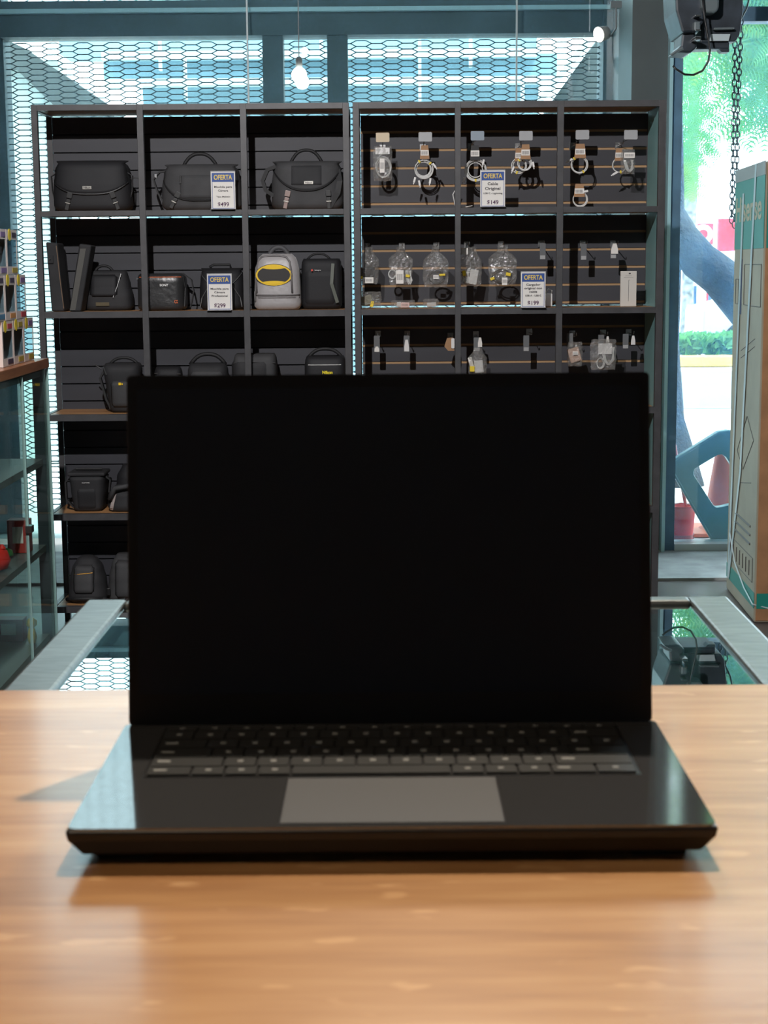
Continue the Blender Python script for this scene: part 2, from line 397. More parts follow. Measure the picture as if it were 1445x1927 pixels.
# ------------------------------------------------------------------ laptop
def satin(name, c, f, rough, gcol=(1, 1, 1)):
    m = bpy.data.materials.new(name); m.use_nodes = True
    n, l = nt(m); n.clear(); out = n.new('ShaderNodeOutputMaterial')
    d = n.new('ShaderNodeBsdfDiffuse'); d.inputs[0].default_value = c+(1,)
    g = n.new('ShaderNodeBsdfGlossy'); g.inputs[0].default_value = gcol+(1,); g.inputs['Roughness'].default_value = rough
    tc = n.new('ShaderNodeTexCoord'); nz = n.new('ShaderNodeTexNoise'); nz.inputs['Scale'].default_value = 250; nz.inputs['Detail'].default_value = 2; l.new(tc.outputs['Object'], nz.inputs[0])
    mm = n.new('ShaderNodeMath'); mm.operation = 'MULTIPLY_ADD'; l.new(nz.outputs[0], mm.inputs[0]); mm.inputs[1].default_value = f*.3; mm.inputs[2].default_value = f*.85
    mx = n.new('ShaderNodeMixShader'); l.new(mm.outputs[0], mx.inputs[0]); l.new(d.outputs[0], mx.inputs[1]); l.new(g.outputs[0], mx.inputs[2]); l.new(mx.outputs[0], out.inputs[0])
    MATS[name] = m; return m
m_deck = satin('laptop_deck', (.040, .040, .042), .15, .07)
m_side = mat('laptop_side', (.012, .010, .010), .4)
m_pad = mat('trackpad_glass', (.115, .116, .122), .42)
m_key = mat('key_cap', (.022, .022, .022), .45)
m_scr = mat('screen_black', (.0018, .0042, .010), .42, spec=.25)
m_legend = mat('key_print', (.30, .30, .29), .6)
ZD = CAMZ-.304; LW = .357
fl = PZ(123, 1560, ZD); fr_ = PZ(1355, 1558, ZD)
lc = Vector(((fl.x+fr_.x)/2, (fl.y+fr_.y)/2, ZT)); LW = (fr_.x-fl.x)
t = thing('laptop', 'open black laptop with its screen off, facing the viewer on the wooden counter', 'laptop', lc, rz=-.002)
LD = .208; H = ZD-ZT; yh = LD
base = MB(); prof = [(0, H), (0, H-.006), (.006, .0055), (LD-.004, .0055), (LD, H-.004), (LD, H)]
vs = []; 
for x, ins in ((-LW/2, 0), (LW/2, 0)):
    sx = -1 if x < 0 else 1
    for y, z in prof: vs.append((x - sx*(.008 if z < .01 else 0), y, z))
n = len(prof); base.add(vs, [tuple(range(n))[::-1], tuple(range(n, 2*n))]+[(i, (i+1) % n, (i+1) % n+n, i+n) for i in range(n)])
base.build('base', m_side, t, bevel=.0025, seg=3)
dk = MB(); dk.prism_xz([(x, y) for x, y in rrect(0, LD/2, LW-.002, LD-.002, .006)], 0, 1)
dk.v = [(x, z, H+(.0006 if y > .5 else -.001)) for x, y, z in dk.v]; dk.build('deck', m_deck, t)
for sx in (-1, 1):
    for yy in (.02, LD-.02): MB().cbox((sx*(LW/2-.03), yy, .003), (.03, .008, .006)).build('rubber_foot', m_blackp, t)
# trackpad
p0 = PZ(527, 1553, ZD); p1 = PZ(950, 1553, ZD); q0 = PZ(540, 1468, ZD)
MB().box((p0.x-lc.x, .007, H+.0003), (p1.x-lc.x, q0.y-lc.y, H+.0011)).build('trackpad', m_pad, t)
MB().box((p0.x-lc.x-.0008, .0065, H+.0003), (p1.x-lc.x+.0008, q0.y-lc.y+.0006, H+.0008)).build('trackpad_gap', m_blackp, t)
# keyboard: six rows, back to front
kx0 = PZ(272, 1465, ZD).x-lc.x; kx1 = PZ(1203, 1465, ZD).x-lc.x; ky0 = PZ(272, 1465, ZD).y-lc.y; ky1 = ky0+.104
kb = MB().box((kx0-.002, ky0-.0015, H+.0002), (kx1+.002, ky1+.0015, H+.0008)).build('keyboard', m_blackp, t)
rows = [([1.35]+[1.]*2+[1.]+[4.8]+[1.]*2+[1.]+[1.35, 1.2], .85), ([2.2]+[1.]*10+[2.3], 1), ([1.75]+[1.]*11+[1.75], 1), ([1.5]+[1.]*12+[1], 1), ([1.]*13+[1.6], 1), ([1.04]*14, .6)]
tot = sum(r[1] for r in rows); yy = ky0
leg = MB()
for ri, (ks, hh) in enumerate(rows):
    rh = (ky1-ky0)*hh/tot; sw = (kx1-kx0)/sum(ks); x = kx0
    for ki, k in enumerate(ks):
        o = MB().box((x+.0009, yy+.0009, H+.0006), (x+k*sw-.0009, yy+rh-.0009, H+.0022)).build('key', m_key, kb)
        cx = x+k*sw/2
        if ri == 0 and ki != 4 or ri in (1, 2, 3, 4) or ri == 5:
            ww = .0035 if k < 1.3 else .008
            cxx = cx if k < 1.3 else x+.008
            leg.box((cxx-ww/2, yy+rh*.45, H+.0022), (cxx+ww/2, yy+rh*.62, H+.0024))
        x += k*sw
    yy += rh
leg.build('key_legends', m_legend, kb)
# lid
lean = math.radians(9.0); LH = .2345
ld = bpy.data.objects.new('lid', None)
lidw = LW*.980
lid = MB(); lid.prism_xz(rrect(0, LH/2, lidw, LH, .003), .001, .007)
def tl(vs):   # stand the lid up on the hinge line, leaning back
    out = []
    for x, y, z in vs: out.append((x, LD-.006 + y*math.cos(lean)+z*math.sin(lean), H+.0008 - y*math.sin(lean)+z*math.cos(lean)))
    return out
lid.v = tl(lid.v); lid = lid.build('lid', m_side, t)
s = MB(); s.prism_xz(rrect(0, LH/2+.0005, lidw-.002, LH-.002, .003), -.0002, .0012); s.v = tl(s.v); s.build('bezel', mat('bezel_black', (.002, .002, .003), .35, spec=.3), lid)
s = MB(); s.box((-lidw/2+.007, -.0006, .021), (lidw/2-.007, .001, LH-.009)); s.v = tl(s.v); s.build('display', m_scr, lid)
s = MB(); s.tube([(-LW*.41, LD-.001, H-.002), (LW*.41, LD-.001, H-.002)], .004, 12); s.build('hinge', m_blackp, t)

# ------------------------------------------------------------------ shelves
YS = 6.0; YB = 6.27
def shelf(name, label, xs, zbars, wood_rows, x_at, grooves_mat, left_open, zgaps):
    """xs: post px ranges at y=200; zbars: list of (top px, bottom px)"""
    t = thing(name, label, 'shelf', (W(xs[0][0], 200, YS).x, YS, 0)); L = t.location
    X = [(W(a, 260, YS).x-L.x, W(b, 260, YS).x-L.x) for a, b in xs]
    Z = [(W(x_at, a, YS).z, W(x_at, b, YS).z) for a, b in zbars]
    ztop = Z[0][0]
    for i, (a, b) in enumerate(X):
        z0 = 0 if i in (0, len(X)-1) else Z[-1][1]
        MB().box((a, 0, z0), (b, .025, ztop)).build('post', m_steel, t, bevel=.001)
        if i in (0, len(X)-1):
            MB().box((a, YB-YS-.005, 0), (b, YB-YS+.02, ztop)).build('post', m_steel, t)
    for k, (za, zb) in enumerate(Z):
        MB().box((X[0][1], .001, zb), (X[-1][0], .024, za)).build('crossbar', m_steel, t)
        sb = MB()
        for i in (0, -1): sb.box((X[i][0]+.002, .026, zb), (X[i][1]-.002, YB-YS-.006, za))
        sb.build('side_rail', m_steel, t)
        bm_ = m_board
        MB().box((X[0][1]+.001, .0245, zb+.004), (X[-1][0]-.001, YB-YS-.004, za-.0005)).build('shelf_board', bm_, t)
    # slat wall behind, one panel a row; a sliver of daylight left above each
    for k in range(len(Z)-1):
        hi = Z[k][1]-.0015 if k in zgaps else Z[k][1]+.004
        lo = Z[k+1][0]+(.005 if k in zgaps.get('low', ()) else -.01)
        gm = MB().box((X[0][1]+.002, YB-YS, lo), (X[-1][1]-.002, YB-YS+.006, hi)).build('slat_backing', grooves_mat, t)
        th_ = .004 if grooves_mat is m_mdf else .010; pl = MB(); pitch = .0665; g = .009 if grooves_mat is m_mdf else .005
        z = hi
        # align grooves down from the panel top
        z1 = hi
        while z1 > lo+.004:
            z0 = max(lo, z1-pitch+g)
            pl.box((X[0][1]+.002, YB-YS-th_, z0), (X[-1][1]-.002, YB-YS, z1)); z1 -= pitch
        pl.build('slat_panel', m_slat, t)
    return t, Z, L
barsL = [(195, 206), (395, 405), (585, 597), (779, 791), (966, 978), (1140, 1152)]
barsR = [(190, 202), (390, 401), (580, 591), (768, 780), (955, 967), (1137, 1150)]
shL, ZL, LL = shelf('bag_shelf', 'black steel shelf unit holding camera bags, with an open left side', [(60, 71), (258, 270), (452, 464), (645, 657)], barsL, (), 365, m_groove, True, {0: 1, 1: 1, 'low': ()})
shR, ZR, LR = shelf('cable_shelf', 'black steel shelf unit with brown-grooved slat wall hung with cables', [(664, 676), (856, 867), (1049, 1061), (1240, 1253)], barsR, (), 950, m_mdf, False, {0: 1, 1: 1, 'low': (1,)})
xr = W(1240, 260, YS).x-LR.x
MB().box((xr+.001, .026, .05), (xr+.005, YB-YS-.012, ZR[0][1])).build('side_panel', m_tealpanel, shR)

# ------------------------------------------------------------------ bag kit
class Bag:
    """soft bag: stacked superellipse sections, base at z=0, front towards -y"""
    def __init__(s, w, d, h, prof, p=4.0): s.w, s.d, s.h, s.prof, s.p = w, d, h, prof, p
    def sc(s, t):
        pr = s.prof
        for i in range(len(pr)-1):
            if pr[i][0] <= t <= pr[i+1][0]:
                u = (t-pr[i][0])/(pr[i+1][0]-pr[i][0]+1e-9); u = u*u*(3-2*u)
                return [pr[i][j]+(pr[i+1][j]-pr[i][j])*u for j in (1, 2)]
        return list(pr[-1][1:3]) if t > pr[-1][0] else list(pr[0][1:3])
    def fy(s, x, z):
        ws, ds = s.sc(max(0, min(1, z/s.h))); a = min(1, abs(x)/(s.w/2*ws+1e-9))
        return -s.d/2*ds*max(0, 1-a**s.p)**(1/s.p)
    def mesh(s, nz=16, n=36, k0=0, k1=1, grow=0, wob=.0):
        b = MB(); vs = []; f = []
        for i in range(nz+1):
            t = k0+(k1-k0)*i/nz
            t2 = t
            ws, ds = s.sc(t2)
            if k0 == 0 and i == 0: ws *= .93; ds *= .9
            if i == nz: ws *= .94; ds *= .8
            for k in range(n):
                a = 2*math.pi*k/n; c, q = math.cos(a), math.sin(a)
                x = abs(c)**(2/s.p)*math.copysign(1, c)*(s.w/2*ws+grow); y = abs(q)**(2/s.p)*math.copysign(1, q)*(s.d/2*ds+grow)
                wv = wob*math.sin(7*t+5*a+s.w*90)
                vs.append((x*(1+wv), y*(1+wv*.5), t*s.h))
        for i in range(nz):
            for k in range(n): f.append((i*n+k, i*n+(k+1) % n, (i+1)*n+(k+1) % n, (i+1)*n+k))
        f.append(tuple(range(n))[::-1]); f.append(tuple(nz*n+k for k in range(n)))
        return b.add(vs, f)
    def flap(s, zmid, zside, umax=.955, power=3, off=.004, nu=22, nv=10, top=True, u0=None):
        """cloth over the top and down the front, lower hem lower in the middle"""
        b = MB(); vs = []; cols = nu+1
        us = [(-umax if u0 is None else u0)+((umax-(-umax if u0 is None else u0))*i/nu) for i in range(cols)]
        for u in us:
            zl = (zmid+(zside-zmid)*abs(u)**power)*s.h
            x0 = u*s.w/2
            pts = []
            if top:
                for j in range(4):
                    yb = -s.fy(x0*.96, s.h*.93)*(1-2*j/4)
                    pts.append((x0*.96, yb*.9, s.h+off*.8))
            for j in range(nv+1):
                z = s.h*.97+(zl-s.h*.97)*j/nv
                ws, ds = s.sc(z/s.h); x = u*s.w/2*ws
                pts.append((x, s.fy(x, z)-off, z))
            vs.append(pts)
        m = len(vs[0]); flat = [p for c in vs for p in c]
        f = [(i*m+j, (i+1)*m+j, (i+1)*m+j+1, i*m+j+1) for i in range(cols-1) for j in range(m-1)]
        hem = [c[-1] for c in vs]
        return b.add(flat, f), hem
    def patch(s, cx, cz, w, h, off=.004, r=.012, n=10, t=.004):
        """pocket panel that hugs the front"""
        b = MB(); vs = []; 
        for i in range(n+1):
            for j in range(n+1):
                x = cx+w*(i/n-.5); z = cz+h*(j/n-.5)
                e = min(1, min(i, n-i, j, n-j)/1.0)
                x2 = x; z2 = z
                if i in (0, n) and j in (0, n):
                    x2 = cx+(x-cx)*(1-r/w*1.2); z2 = cz+(z-cz)*(1-r/h*1.2)
                vs.append((x2, s.fy(x2, z2)-(off if e >= 1 else -.002), z2))
        f = [(i*(n+1)+j, (i+1)*(n+1)+j, (i+1)*(n+1)+j+1, i*(n+1)+j+1) for i in range(n) for j in range(n)]
        return b.add(vs, f)
def arc(x0, x1, z0, rise, y=0, n=12, flat=.6):
    pts = []
    for i in range(n+1):
        u = 2*i/n-1; pts.append((x0+(x1-x0)*i/n, y, z0+rise*(1-abs(u)**(2.6))))
    return pts
def strap(parent, pts, w=.018, th=.003, m=None, name='strap'):
    """flat webbing along a path in the x-z plane, wide in y"""
    b = MB(); n = len(pts); vs = []
    for i, p in enumerate(pts):
        p = Vector(p); q = Vector(pts[min(i+1, n-1)])-Vector(pts[max(i-1, 0)]); q.normalize()
        nn = Vector((-q.z, 0, q.x)); nn = nn.normalized() if nn.length > .01 else Vector((1, 0, 0))
        for a, c in ((-1, -1), (1, -1), (1, 1), (-1, 1)): vs.append(p+Vector((0, a*w/2, 0))+nn*(c*th/2))
    f = [(i*4+k, i*4+(k+1) % 4, (i+1)*4+(k+1) % 4, (i+1)*4+k) for i in range(n-1) for k in range(4)]+[(0, 1, 2, 3), tuple((n-1)*4+k for k in (3, 2, 1, 0))]
    return b.add(vs, f).build(name, m or m_web, parent, smooth=False)
def buckle(parent, bag, x, z, ang=0, m=None):
    z = max(z, .046); y = bag.fy(x, z)-.006
    o = MB(); o.cbox((0, 0, .012), (.020, .007, .022)).cbox((0, 0, -.008), (.016, .006, .012)).cbox((0, .001, -.028), (.014, .003, .03))
    q = o.build('buckle', m or m_buckle, parent, bevel=.002); q.location = (x, y, z); q.rotation_euler = (0, ang, 0)
    MB().cbox((0, -.001, -.017), (.018, .008, .003)).build('buckle_slot', m_silverplate, q)
    return q
BULGE = [(0, .93, .95), (.12, 1, 1), (.5, .99, .96), (.85, .94, .8), (1, .86, .62)]
BOXY = [(0, .96, .96), (.1, 1, 1), (.8, 1, .97), (1, .95, .88)]
def place_bag(px0, px1, row, Z, L, D=None, ytop=None, d=.17, side='L'):
    """x range in px at the bag's front, height from the top px; stands on the given board"""
    D = D or 6.10; z0 = Z[row][0]
    ymid = 500
    yy = ytop+30
    xa = W(px0, yy, D).x; xb = W(px1, yy, D).x
    w = xb-xa; h = W((px0+px1)/2, ytop, D).z-z0
    return (xa+xb)/2, w, h, z0, D+d/2
def mk(name, label, px0, px1, ytop, row, prof=BULGE, d=.15, D=6.07, p=4, m=m_fab, Z=None, group='camera bags on the shelf', rz=0, tilt=0, wob=.004, cat='bag'):
    cx, w, h, z0, cy = place_bag(px0, px1, row, Z or ZL, None, D, ytop, d)
    t = thing(name, label, cat, (cx, cy, z0+.001), rz, group, tilt)
    b = Bag(w, d, h, prof, p)
    b.mesh(wob=wob).build('body', m, t, smooth=True)
    return t, b
def plate(t, b, x, z, w=.034, h=.012, txt='Nikon', m=None):
    y = b.fy(x, z)-.008
    q = MB().cbox((x, y, z), (w, .003, h)).build('name_plate', m or m_silverplate, t, bevel=.001)
    if txt: text(txt, h*.6, m_ink, q, (x, y-.0018, z), bold=.03, width=w*.72)
    return q

# row 1
t, b = mk('messenger_bag', 'black messenger camera bag without a handle, in the top left compartment', 94, 243, 304, 1, p=3.2, m=m_fab3)
fl_, hem = b.flap(.34, .62, off=.005); fl_.build('flap', m_fab3, t, smooth=True, solid=.004)
MB().tube(hem, .0032, 6).build('piping', m_piping, t)
plate(t, b, -.01, b.h*.47)
buckle(t, b, -b.w*.27, b.h*.22, .25); buckle(t, b, b.w*.30, b.h*.24, -.35)
strap(t, [(b.w/2-.012, -.02, b.h*.78), (b.w/2+.004, -.02, b.h*.72), (b.w/2+.002, -.02, b.h*.4), (b.w/2-.015, -.02, .01)])
strap(t, [(-b.w/2+.02, -.02, b.h*.8), (-b.w/2-.006, -.02, b.h*.72), (-b.w/2-.003, -.02, b.h*.4), (-b.w/2+.012, -.02, .01)])
strap(t, [(b.w/2-.004, -.01, b.h*.66), (b.w/2+.012, -.01, b.h*.68), (b.w/2+.03, -.01, b.h*.665)], w=.006)

t, b = mk('messenger_bag', 'black messenger camera bag with top handle and front zip pocket, behind the $499 sign', 300, 452, 311, 1, p=3.4, m=m_fab2)
fl_, hem = b.flap(.22, .75, off=.005, power=3.5); fl_.build('flap', m_fab2, t, smooth=True, solid=.004)
MB().tube(hem, .0034, 6).build('piping', m_piping, t)
pk = b.patch(.0, b.h*.52, b.w*.56, b.h*.58, off=.011).build('front_pocket', m_fab2, t, smooth=True, solid=.002)
MB().cbox((-b.w*.24, b.fy(0, b.h*.7)-.014, b.h*.68), (.007, .004, .03)).build('zip_pull', m_buckle, pk, bevel=.002)
plate(t, b, .018, b.h*.36)
MB().tube(arc(-b.w*.24, b.w*.20, b.h-.005, .05), .0065, 8).build('handle', m_web, t, smooth=True)
buckle(t, b, -b.w*.30, b.h*.16, .5)
strap(t, [(-b.w/2+.03, -.03, b.h*.9), (-b.w/2-.005, -.03, b.h*.86), (-b.w/2-.028, -.03, b.h*.7), (-b.w/2-.012, -.03, b.h*.4), (-b.w/2+.02, -.03, .01)], w=.022, th=.006)
MB().cbox((-b.w/2-.018, -.04, b.h*.78), (.012, .006, .016)).build('strap_ring', m_chrome, t, bevel=.002)

t, b = mk('messenger_bag', 'black messenger camera bag with arched handle and two clips, alone in its top compartment', 508, 645, 305, 1, p=3.2, m=m_fab2)
fl_, hem = b.flap(.40, .86, off=.005, power=2.4, umax=1.0); fl_.build('flap', m_fab2, t, smooth=True, solid=.004)
MB().tube(hem, .0036, 6).build('piping', m_piping, t)
b.patch(.0, b.h*.72, b.w*.50, b.h*.5, off=.009).build('flap_panel', m_fab, t, smooth=True)
plate(t, b, .008, b.h*.56)
MB().tube(arc(-b.w*.24, b.w*.22, b.h-.005, .052), .006, 8).build('handle', m_web, t, smooth=True)
buckle(t, b, -b.w*.27, b.h*.22, .2, mat('clip_pale', (.35, .27, .25), .2)); buckle(t, b, b.w*.30, b.h*.24, -.05, m_buckle)
strap(t, [(-b.w/2+.02, -.03, b.h*.92), (-b.w/2-.012, -.03, b.h*.85), (-b.w/2-.03, -.03, b.h*.62), (-b.w/2-.02, -.03, b.h*.42), (-b.w/2+.01, -.03, b.h*.3)], w=.028, th=.014)
strap(t, [(b.w/2-.02, -.03, b.h*.85), (b.w/2-.012, -.055, b.h*.6), (b.w/2-.02, -.06, b.h*.35), (b.w/2-.05, -.06, .01)], w=.012, th=.02)

# row 2
def case(label, pts, D, th, m, stripe=None):
    hd2 = th/2
    """thin upright case leaning sideways: pts = bottom-left, bottom-right, top-right, top-left px"""
    c = [W(x, y, D) for x, y in pts]; zb = ZL[2][0]
    cx = (c[0].x+c[1].x)/2; t = thing('tripod_case', label, 'case', (cx, D+hd2, zb+.001), group='thin cases leaning in the second compartment')
    poly = [(c[0].x-cx, 0), (c[1].x-cx, 0), (c[2].x-cx, c[2].z-zb), (c[3].x-cx, c[3].z-zb)]
    MB().prism_xz(poly, -hd2, hd2).build('body', m, t, bevel=.006, seg=3)
    if stripe:
        ax, bx = stripe
        pl = [(poly[0][0]+(poly[1][0]-poly[0][0])*ax, .004), (poly[0][0]+(poly[1][0]-poly[0][0])*bx, .004), (poly[3][0]+(poly[2][0]-poly[3][0])*bx, poly[2][1]-.012), (poly[3][0]+(poly[2][0]-poly[3][0])*ax, poly[2][1]-.012)]
        MB().prism_xz(pl, -hd2-.0025, -hd2+.001).build('front_panel', mat('case_edge_grey', (.075, .073, .065), .6), t)
    return t
t = case('black zipped case leaning left against the open side of the bag shelf', [(97, 584), (121, 584), (108, 458), (86, 456)], 6.06, .12, m_fab)
MB().cbox((-.020, -.063, .19), (.022, .006, .03)).build('snap_tab', m_fab3, t, bevel=.002)
MB().lathe([(.003, 0), (.003, .003)]).build('snap_button', m_chrome, t).location = (-.020, -.069, .19)
MB().tube([(.022, -.061, .01), (.012, -.061, .12), (.003, -.061, .24)], .0018, 6).build('zipper', mat('zip_brown', (.18, .12, .08), .4), t)
case('deep black case at the back between the two leaning cases', [(112, 584), (132, 584), (120, 470), (106, 466)], 6.20, .04, m_fab3)
case('black case with grey front edge leaning right towards the small bag', [(130, 584), (152, 584), (172, 462), (149, 459)], 6.02, .10, m_fab, (.08, .55))
t, b = mk('shoulder_bag', 'small black camera bag with dark handle and blank metal tag at its base, left compartment', 155, 245, 510, 2, prof=[(0, .96, .96), (.1, 1, 1), (.35, .99, 1), (.6, .9, .82), (1, .78, .6)], p=4, m=m_fab, D=6.125, d=.13)
b.patch(-.012, b.h*.62, b.w*.58, b.h*.56, off=.006).build('front_pocket', m_fab3, t, smooth=True, solid=.003)
MB().cbox((-.015, b.fy(0, .02)-.005, b.h*.16), (.05, .003, .013)).build('metal_tag', mat('brass_tag', (.20, .17, .11), .3, metal=.7), t)
MB().tube(arc(-b.w*.3, b.w*.1, b.h-.004, .022), .005, 8).build('handle', m_web, t, smooth=True)
MB().tube([(b.w*.30, b.fy(.3*b.w, b.h*.8)-.003, b.h*.92), (b.w*.22, b.fy(.22*b.w, b.h*.6)-.004, b.h*.6), (b.w*.14, b.fy(0, .3*b.h)-.005, b.h*.32)], .002, 6).build('zipper', m_buckle, t)
t, b = mk('shoulder_bag', 'glossy black shoulder bag with orange line and small white and orange lettering', 256, 346, 515, 2, prof=BOXY, p=5, m=m_leather, D=6.06)
yf = b.fy(0, b.h*.9)-.0015
MB().tube([(x, b.fy(x, b.h*.90)-.001, b.h*.90) for x in [b.w*(-.44+.088*i) for i in range(11)]], .0014, 6).build('orange_line', m_orange, t)
text('SONY', .008, m_white, t, (.0+.015, b.fy(0, b.h*.6)-.002, b.h*.68), bold=.05, width=.032)
text('\u03b1', .016, m_orange, t, (b.w*.33, b.fy(b.w*.33, b.h*.25)-.003, b.h*.24), bold=.01, width=.013)
MB().tube([(b.w/2*.93, -.05, b.h*.93), (b.w/2+.002, -.045, b.h*.6), (b.w/2*.98, -.05, b.h*.1)], .003, 6).build('side_zip', m_piping, t)
strap(t, [(b.w/2-.005, -.0, b.h*.95), (b.w/2+.02, 0, b.h*.82), (b.w/2+.028, 0, b.h*.5), (b.w/2+.015, 0, .01)], w=.02, th=.004)
MB().cbox((-b.w/2+.006, -.052, b.h*.86), (.012, .004, .004)).build('strap_ring', m_chrome, t)
t, b = mk('messenger_bag', 'deep black camera bag with flat handle and grey edging, half behind the $299 sign', 372, 458, 508, 2, p=3.2, m=m_fab3, D=6.09)
fl_, hem = b.flap(.55, .95, off=.005, power=2); fl_.build('flap', m_fab3, t, smooth=True, solid=.004)
MB().tube(hem, .0025, 6).build('piping', mat('piping_grey', (.10, .10, .10), .5), t)
MB().tube([(-b.w*.22, 0, b.h), (-b.w*.26, -.01, b.h+.012), (-b.w*.18, -.01, b.h+.018), (b.w*.18, -.01, b.h+.018), (b.w*.2, 0, b.h)], .005, 8).build('handle', m_web, t)
for sx in (-1, 1):
    MB().tube([(sx*b.w*.46, -.07, .01), (sx*b.w*.42, b.fy(b.w*.40, b.h*.3)-.003, b.h*.3), (sx*b.w*.28, b.fy(.26*b.w, b.h*.55)-.004, b.h*.56)], .0016, 6).build('pocket_piping', mat('piping_grey', (.1, .1, .1)), t)

# silver lunch bag with a yellow oval emblem
t, b = mk('lunch_bag', 'silver grey insulated bag with yellow oval emblem and dark top handle', 476, 564, 478, 2, prof=[(0, .97, .95), (.06, 1, 1), (.25, .99, .98), (.7, .96, .92), (.9, .84, .8), (1, .66, .6)], p=4.5, m=m_silverfab, D=6.04, wob=.002)
def face_outline(b, inset, zlo, zhi, n=10):
    pts = []
    return pts
ring = []
for (u, v) in [(-.86, .30), (-.88, .5), (-.86, .72), (-.80, .86), (-.66, .94), (-.3, .965), (.1, .965), (.42, .94), (.56, .86), (.62, .72), (.64, .5), (.66, .30)]:
    x = u*b.w/2; z = v*b.h; ring.append((x, b.fy(x, min(z, b.h*.97))-.003, z))
MB().tube(ring, .0035, 6).build('piping', m_silverdark, t, smooth=True)
MB().tube([(x, b.fy(x, b.h*.26)-.002, b.h*.26) for x in [b.w*(-.48+.096*i) for i in range(11)]], .0035, 6).build('zipper', m_silverdark, t, smooth=True)
MB().tube([(x, b.fy(x, b.h*.21)-.001, b.h*.215) for x in [b.w*(-.48+.096*i) for i in range(11)]], .0018, 6).build('zipper', m_silverdark, t, smooth=True)
MB().cbox((-b.w*.47, b.fy(-.42*b.w, b.h*.2)-.004, b.h*.25), (.005, .003, .035)).build('zip_pull', m_chrome, t)
cxl, czl = -.010, b.h*.62; ey = b.fy(0, czl)-.0025
em = MB().prism_xz(circ(cxl, czl, b.w*.40, b.h*.20, 40), ey, ey+.0025).build('emblem', m_logoblk, t)
MB().prism_xz(circ(cxl, czl, b.w*.388, b.h*.19, 40), ey-.0008, ey).build('emblem_oval', m_logoyel, em)
MB().prism_xz(circ(cxl, czl, b.w*.35, b.h*.165, 40), ey-.0014, ey-.0006).build('emblem_field', m_logoblk, em)
for sx, sz, rr_ in ((0, 1.1, .55), (0, -1.1, .55)):
    pl = []
    for x, z in circ(cxl+sx*b.w*.27, czl+sz*b.h*.13, b.w*rr_*.5, b.h*.040, 20):
        q = ((x-cxl)/(b.w*.35))**2+((z-czl)/(b.h*.165))**2
        if q > 1: k = 1/math.sqrt(q); x = cxl+(x-cxl)*k; z = czl+(z-czl)*k
        pl.append((x, z))
    MB().prism_xz(pl, ey-.0020, ey-.0012).build('emblem_spot', m_logoyel, em)
MB().tube(arc(-b.w*.20, b.w*.26, b.h-.012, .036), .009, 10).build('handle', mat('handle_charcoal', (.07, .07, .075), .6), t, smooth=True)
t, b = mk('camera_bag', 'tall black camera bag with tiny red mark, right of the silver bag', 566, 642, 487, 2, prof=BOXY, p=5, m=m_fab3, D=6.10)
b.patch(-.005, b.h*.42, b.w*.8, b.h*.7, off=.006).build('front_pocket', m_fab3, t, smooth=True)
MB().tube(arc(-b.w*.36, b.w*.22, b.h-.004, .022), .004, 8).build('handle', m_web, t, smooth=True)
text('Lowepro', .006, m_white, t, (-b.w*.08, b.fy(0, b.h*.75)-.009, b.h*.77), width=.022)
MB().prism_xz(circ(-b.w*.22, b.h*.77, .004), -.088, -.085).build('red_mark', mat('red_print', (.6, .05, .03)), t)
strap(t, [(b.w*.3, -.08, b.h*.9), (b.w*.26, -.083, b.h*.5), (b.w*.4, -.08, b.h*.12)], w=.003, th=.012, m=mat('strap_olive', (.10, .11, .09), .5))

# row 3
t, b = mk('holster_bag', 'black holster camera bag with carry handle and small yellow mark, third shelf', 190, 262, 686, 3, prof=[(0, .62, .8), (.1, .70, .85), (.5, .84, .95), (.85, .98, 1), (1, .95, .9)], p=3.6, m=m_fab, D=6.06)
MB().tube(arc(-b.w*.34, b.w*.40, b.h-.004, .024), .0055, 8).build('handle', m_web, t, smooth=True)
b.patch(.0, b.h*.38, b.w*.5, b.h*.55, off=.008).build('front_pocket', m_fab2, t, smooth=True, solid=.003)
MB().cbox((0, b.fy(0, b.h*.58)-.012, b.h*.60), (.010, .002, .010)).cbox((.009, b.fy(0, b.h*.58)-.012, b.h*.595), (.004, .002, .006)).build('yellow_mark', m_logoyel, t)
MB().tube([(-b.w*.44, -.065, b.h*.95), (-b.w*.36, -.07, b.h*.78)], .003, 6).build('zip_pull', m_buckle, t)
MB().tube([(-b.w*.5, -.06, b.h*.9), (-b.w*.62, -.06, b.h*.96), (-b.w*.66, -.06, b.h*1.0)], .0025, 6).build('strap_hook', m_buckle, t)
strap(t, [(-b.w/2+.01, -.02, b.h*.9), (-b.w/2-.012, -.02, b.h*.7), (-b.w/2+.01, -.02, b.h*.25), (-b.w/2+.028, -.02, .01)], w=.022, th=.008)
t, b = mk('camera_bag', 'low black camera bag barely showing above the laptop', 287, 342, 692, 3, p=3.6, m=m_fab3, D=6.13, d=.1)
MB().tube([(-b.w*.45, b.fy(.4*b.w, b.h*.8)-.002, b.h*.86), (b.w*.45, b.fy(.4*b.w, b.h*.8)-.002, b.h*.84)], .002, 6).build('zipper', m_buckle, t)
t, b = mk('camera_bag', 'black camera bag with a long curved handle, third shelf middle compartment', 348, 428, 686, 3, p=3.6, m=m_fab, D=6.08)
MB().tube(arc(-b.w*.42, b.w*.42, b.h-.006, .040), .0075, 8).build('handle', m_web, t, smooth=True)
b.patch(0, b.h*.5, b.w*.8, b.h*.7, off=.006).build('front_pocket', m_fab2, t, smooth=True)
t, b = mk('camera_bag', 'boxy black camera case standing behind the shelf divider, third shelf', 437, 519, 668, 3, prof=BOXY, p=5, m=m_fab2, D=6.06)
b.patch(-.02, b.h*.5, b.w*.86, b.h*.8, off=.005).build('front_pocket', m_fab, t, smooth=True)
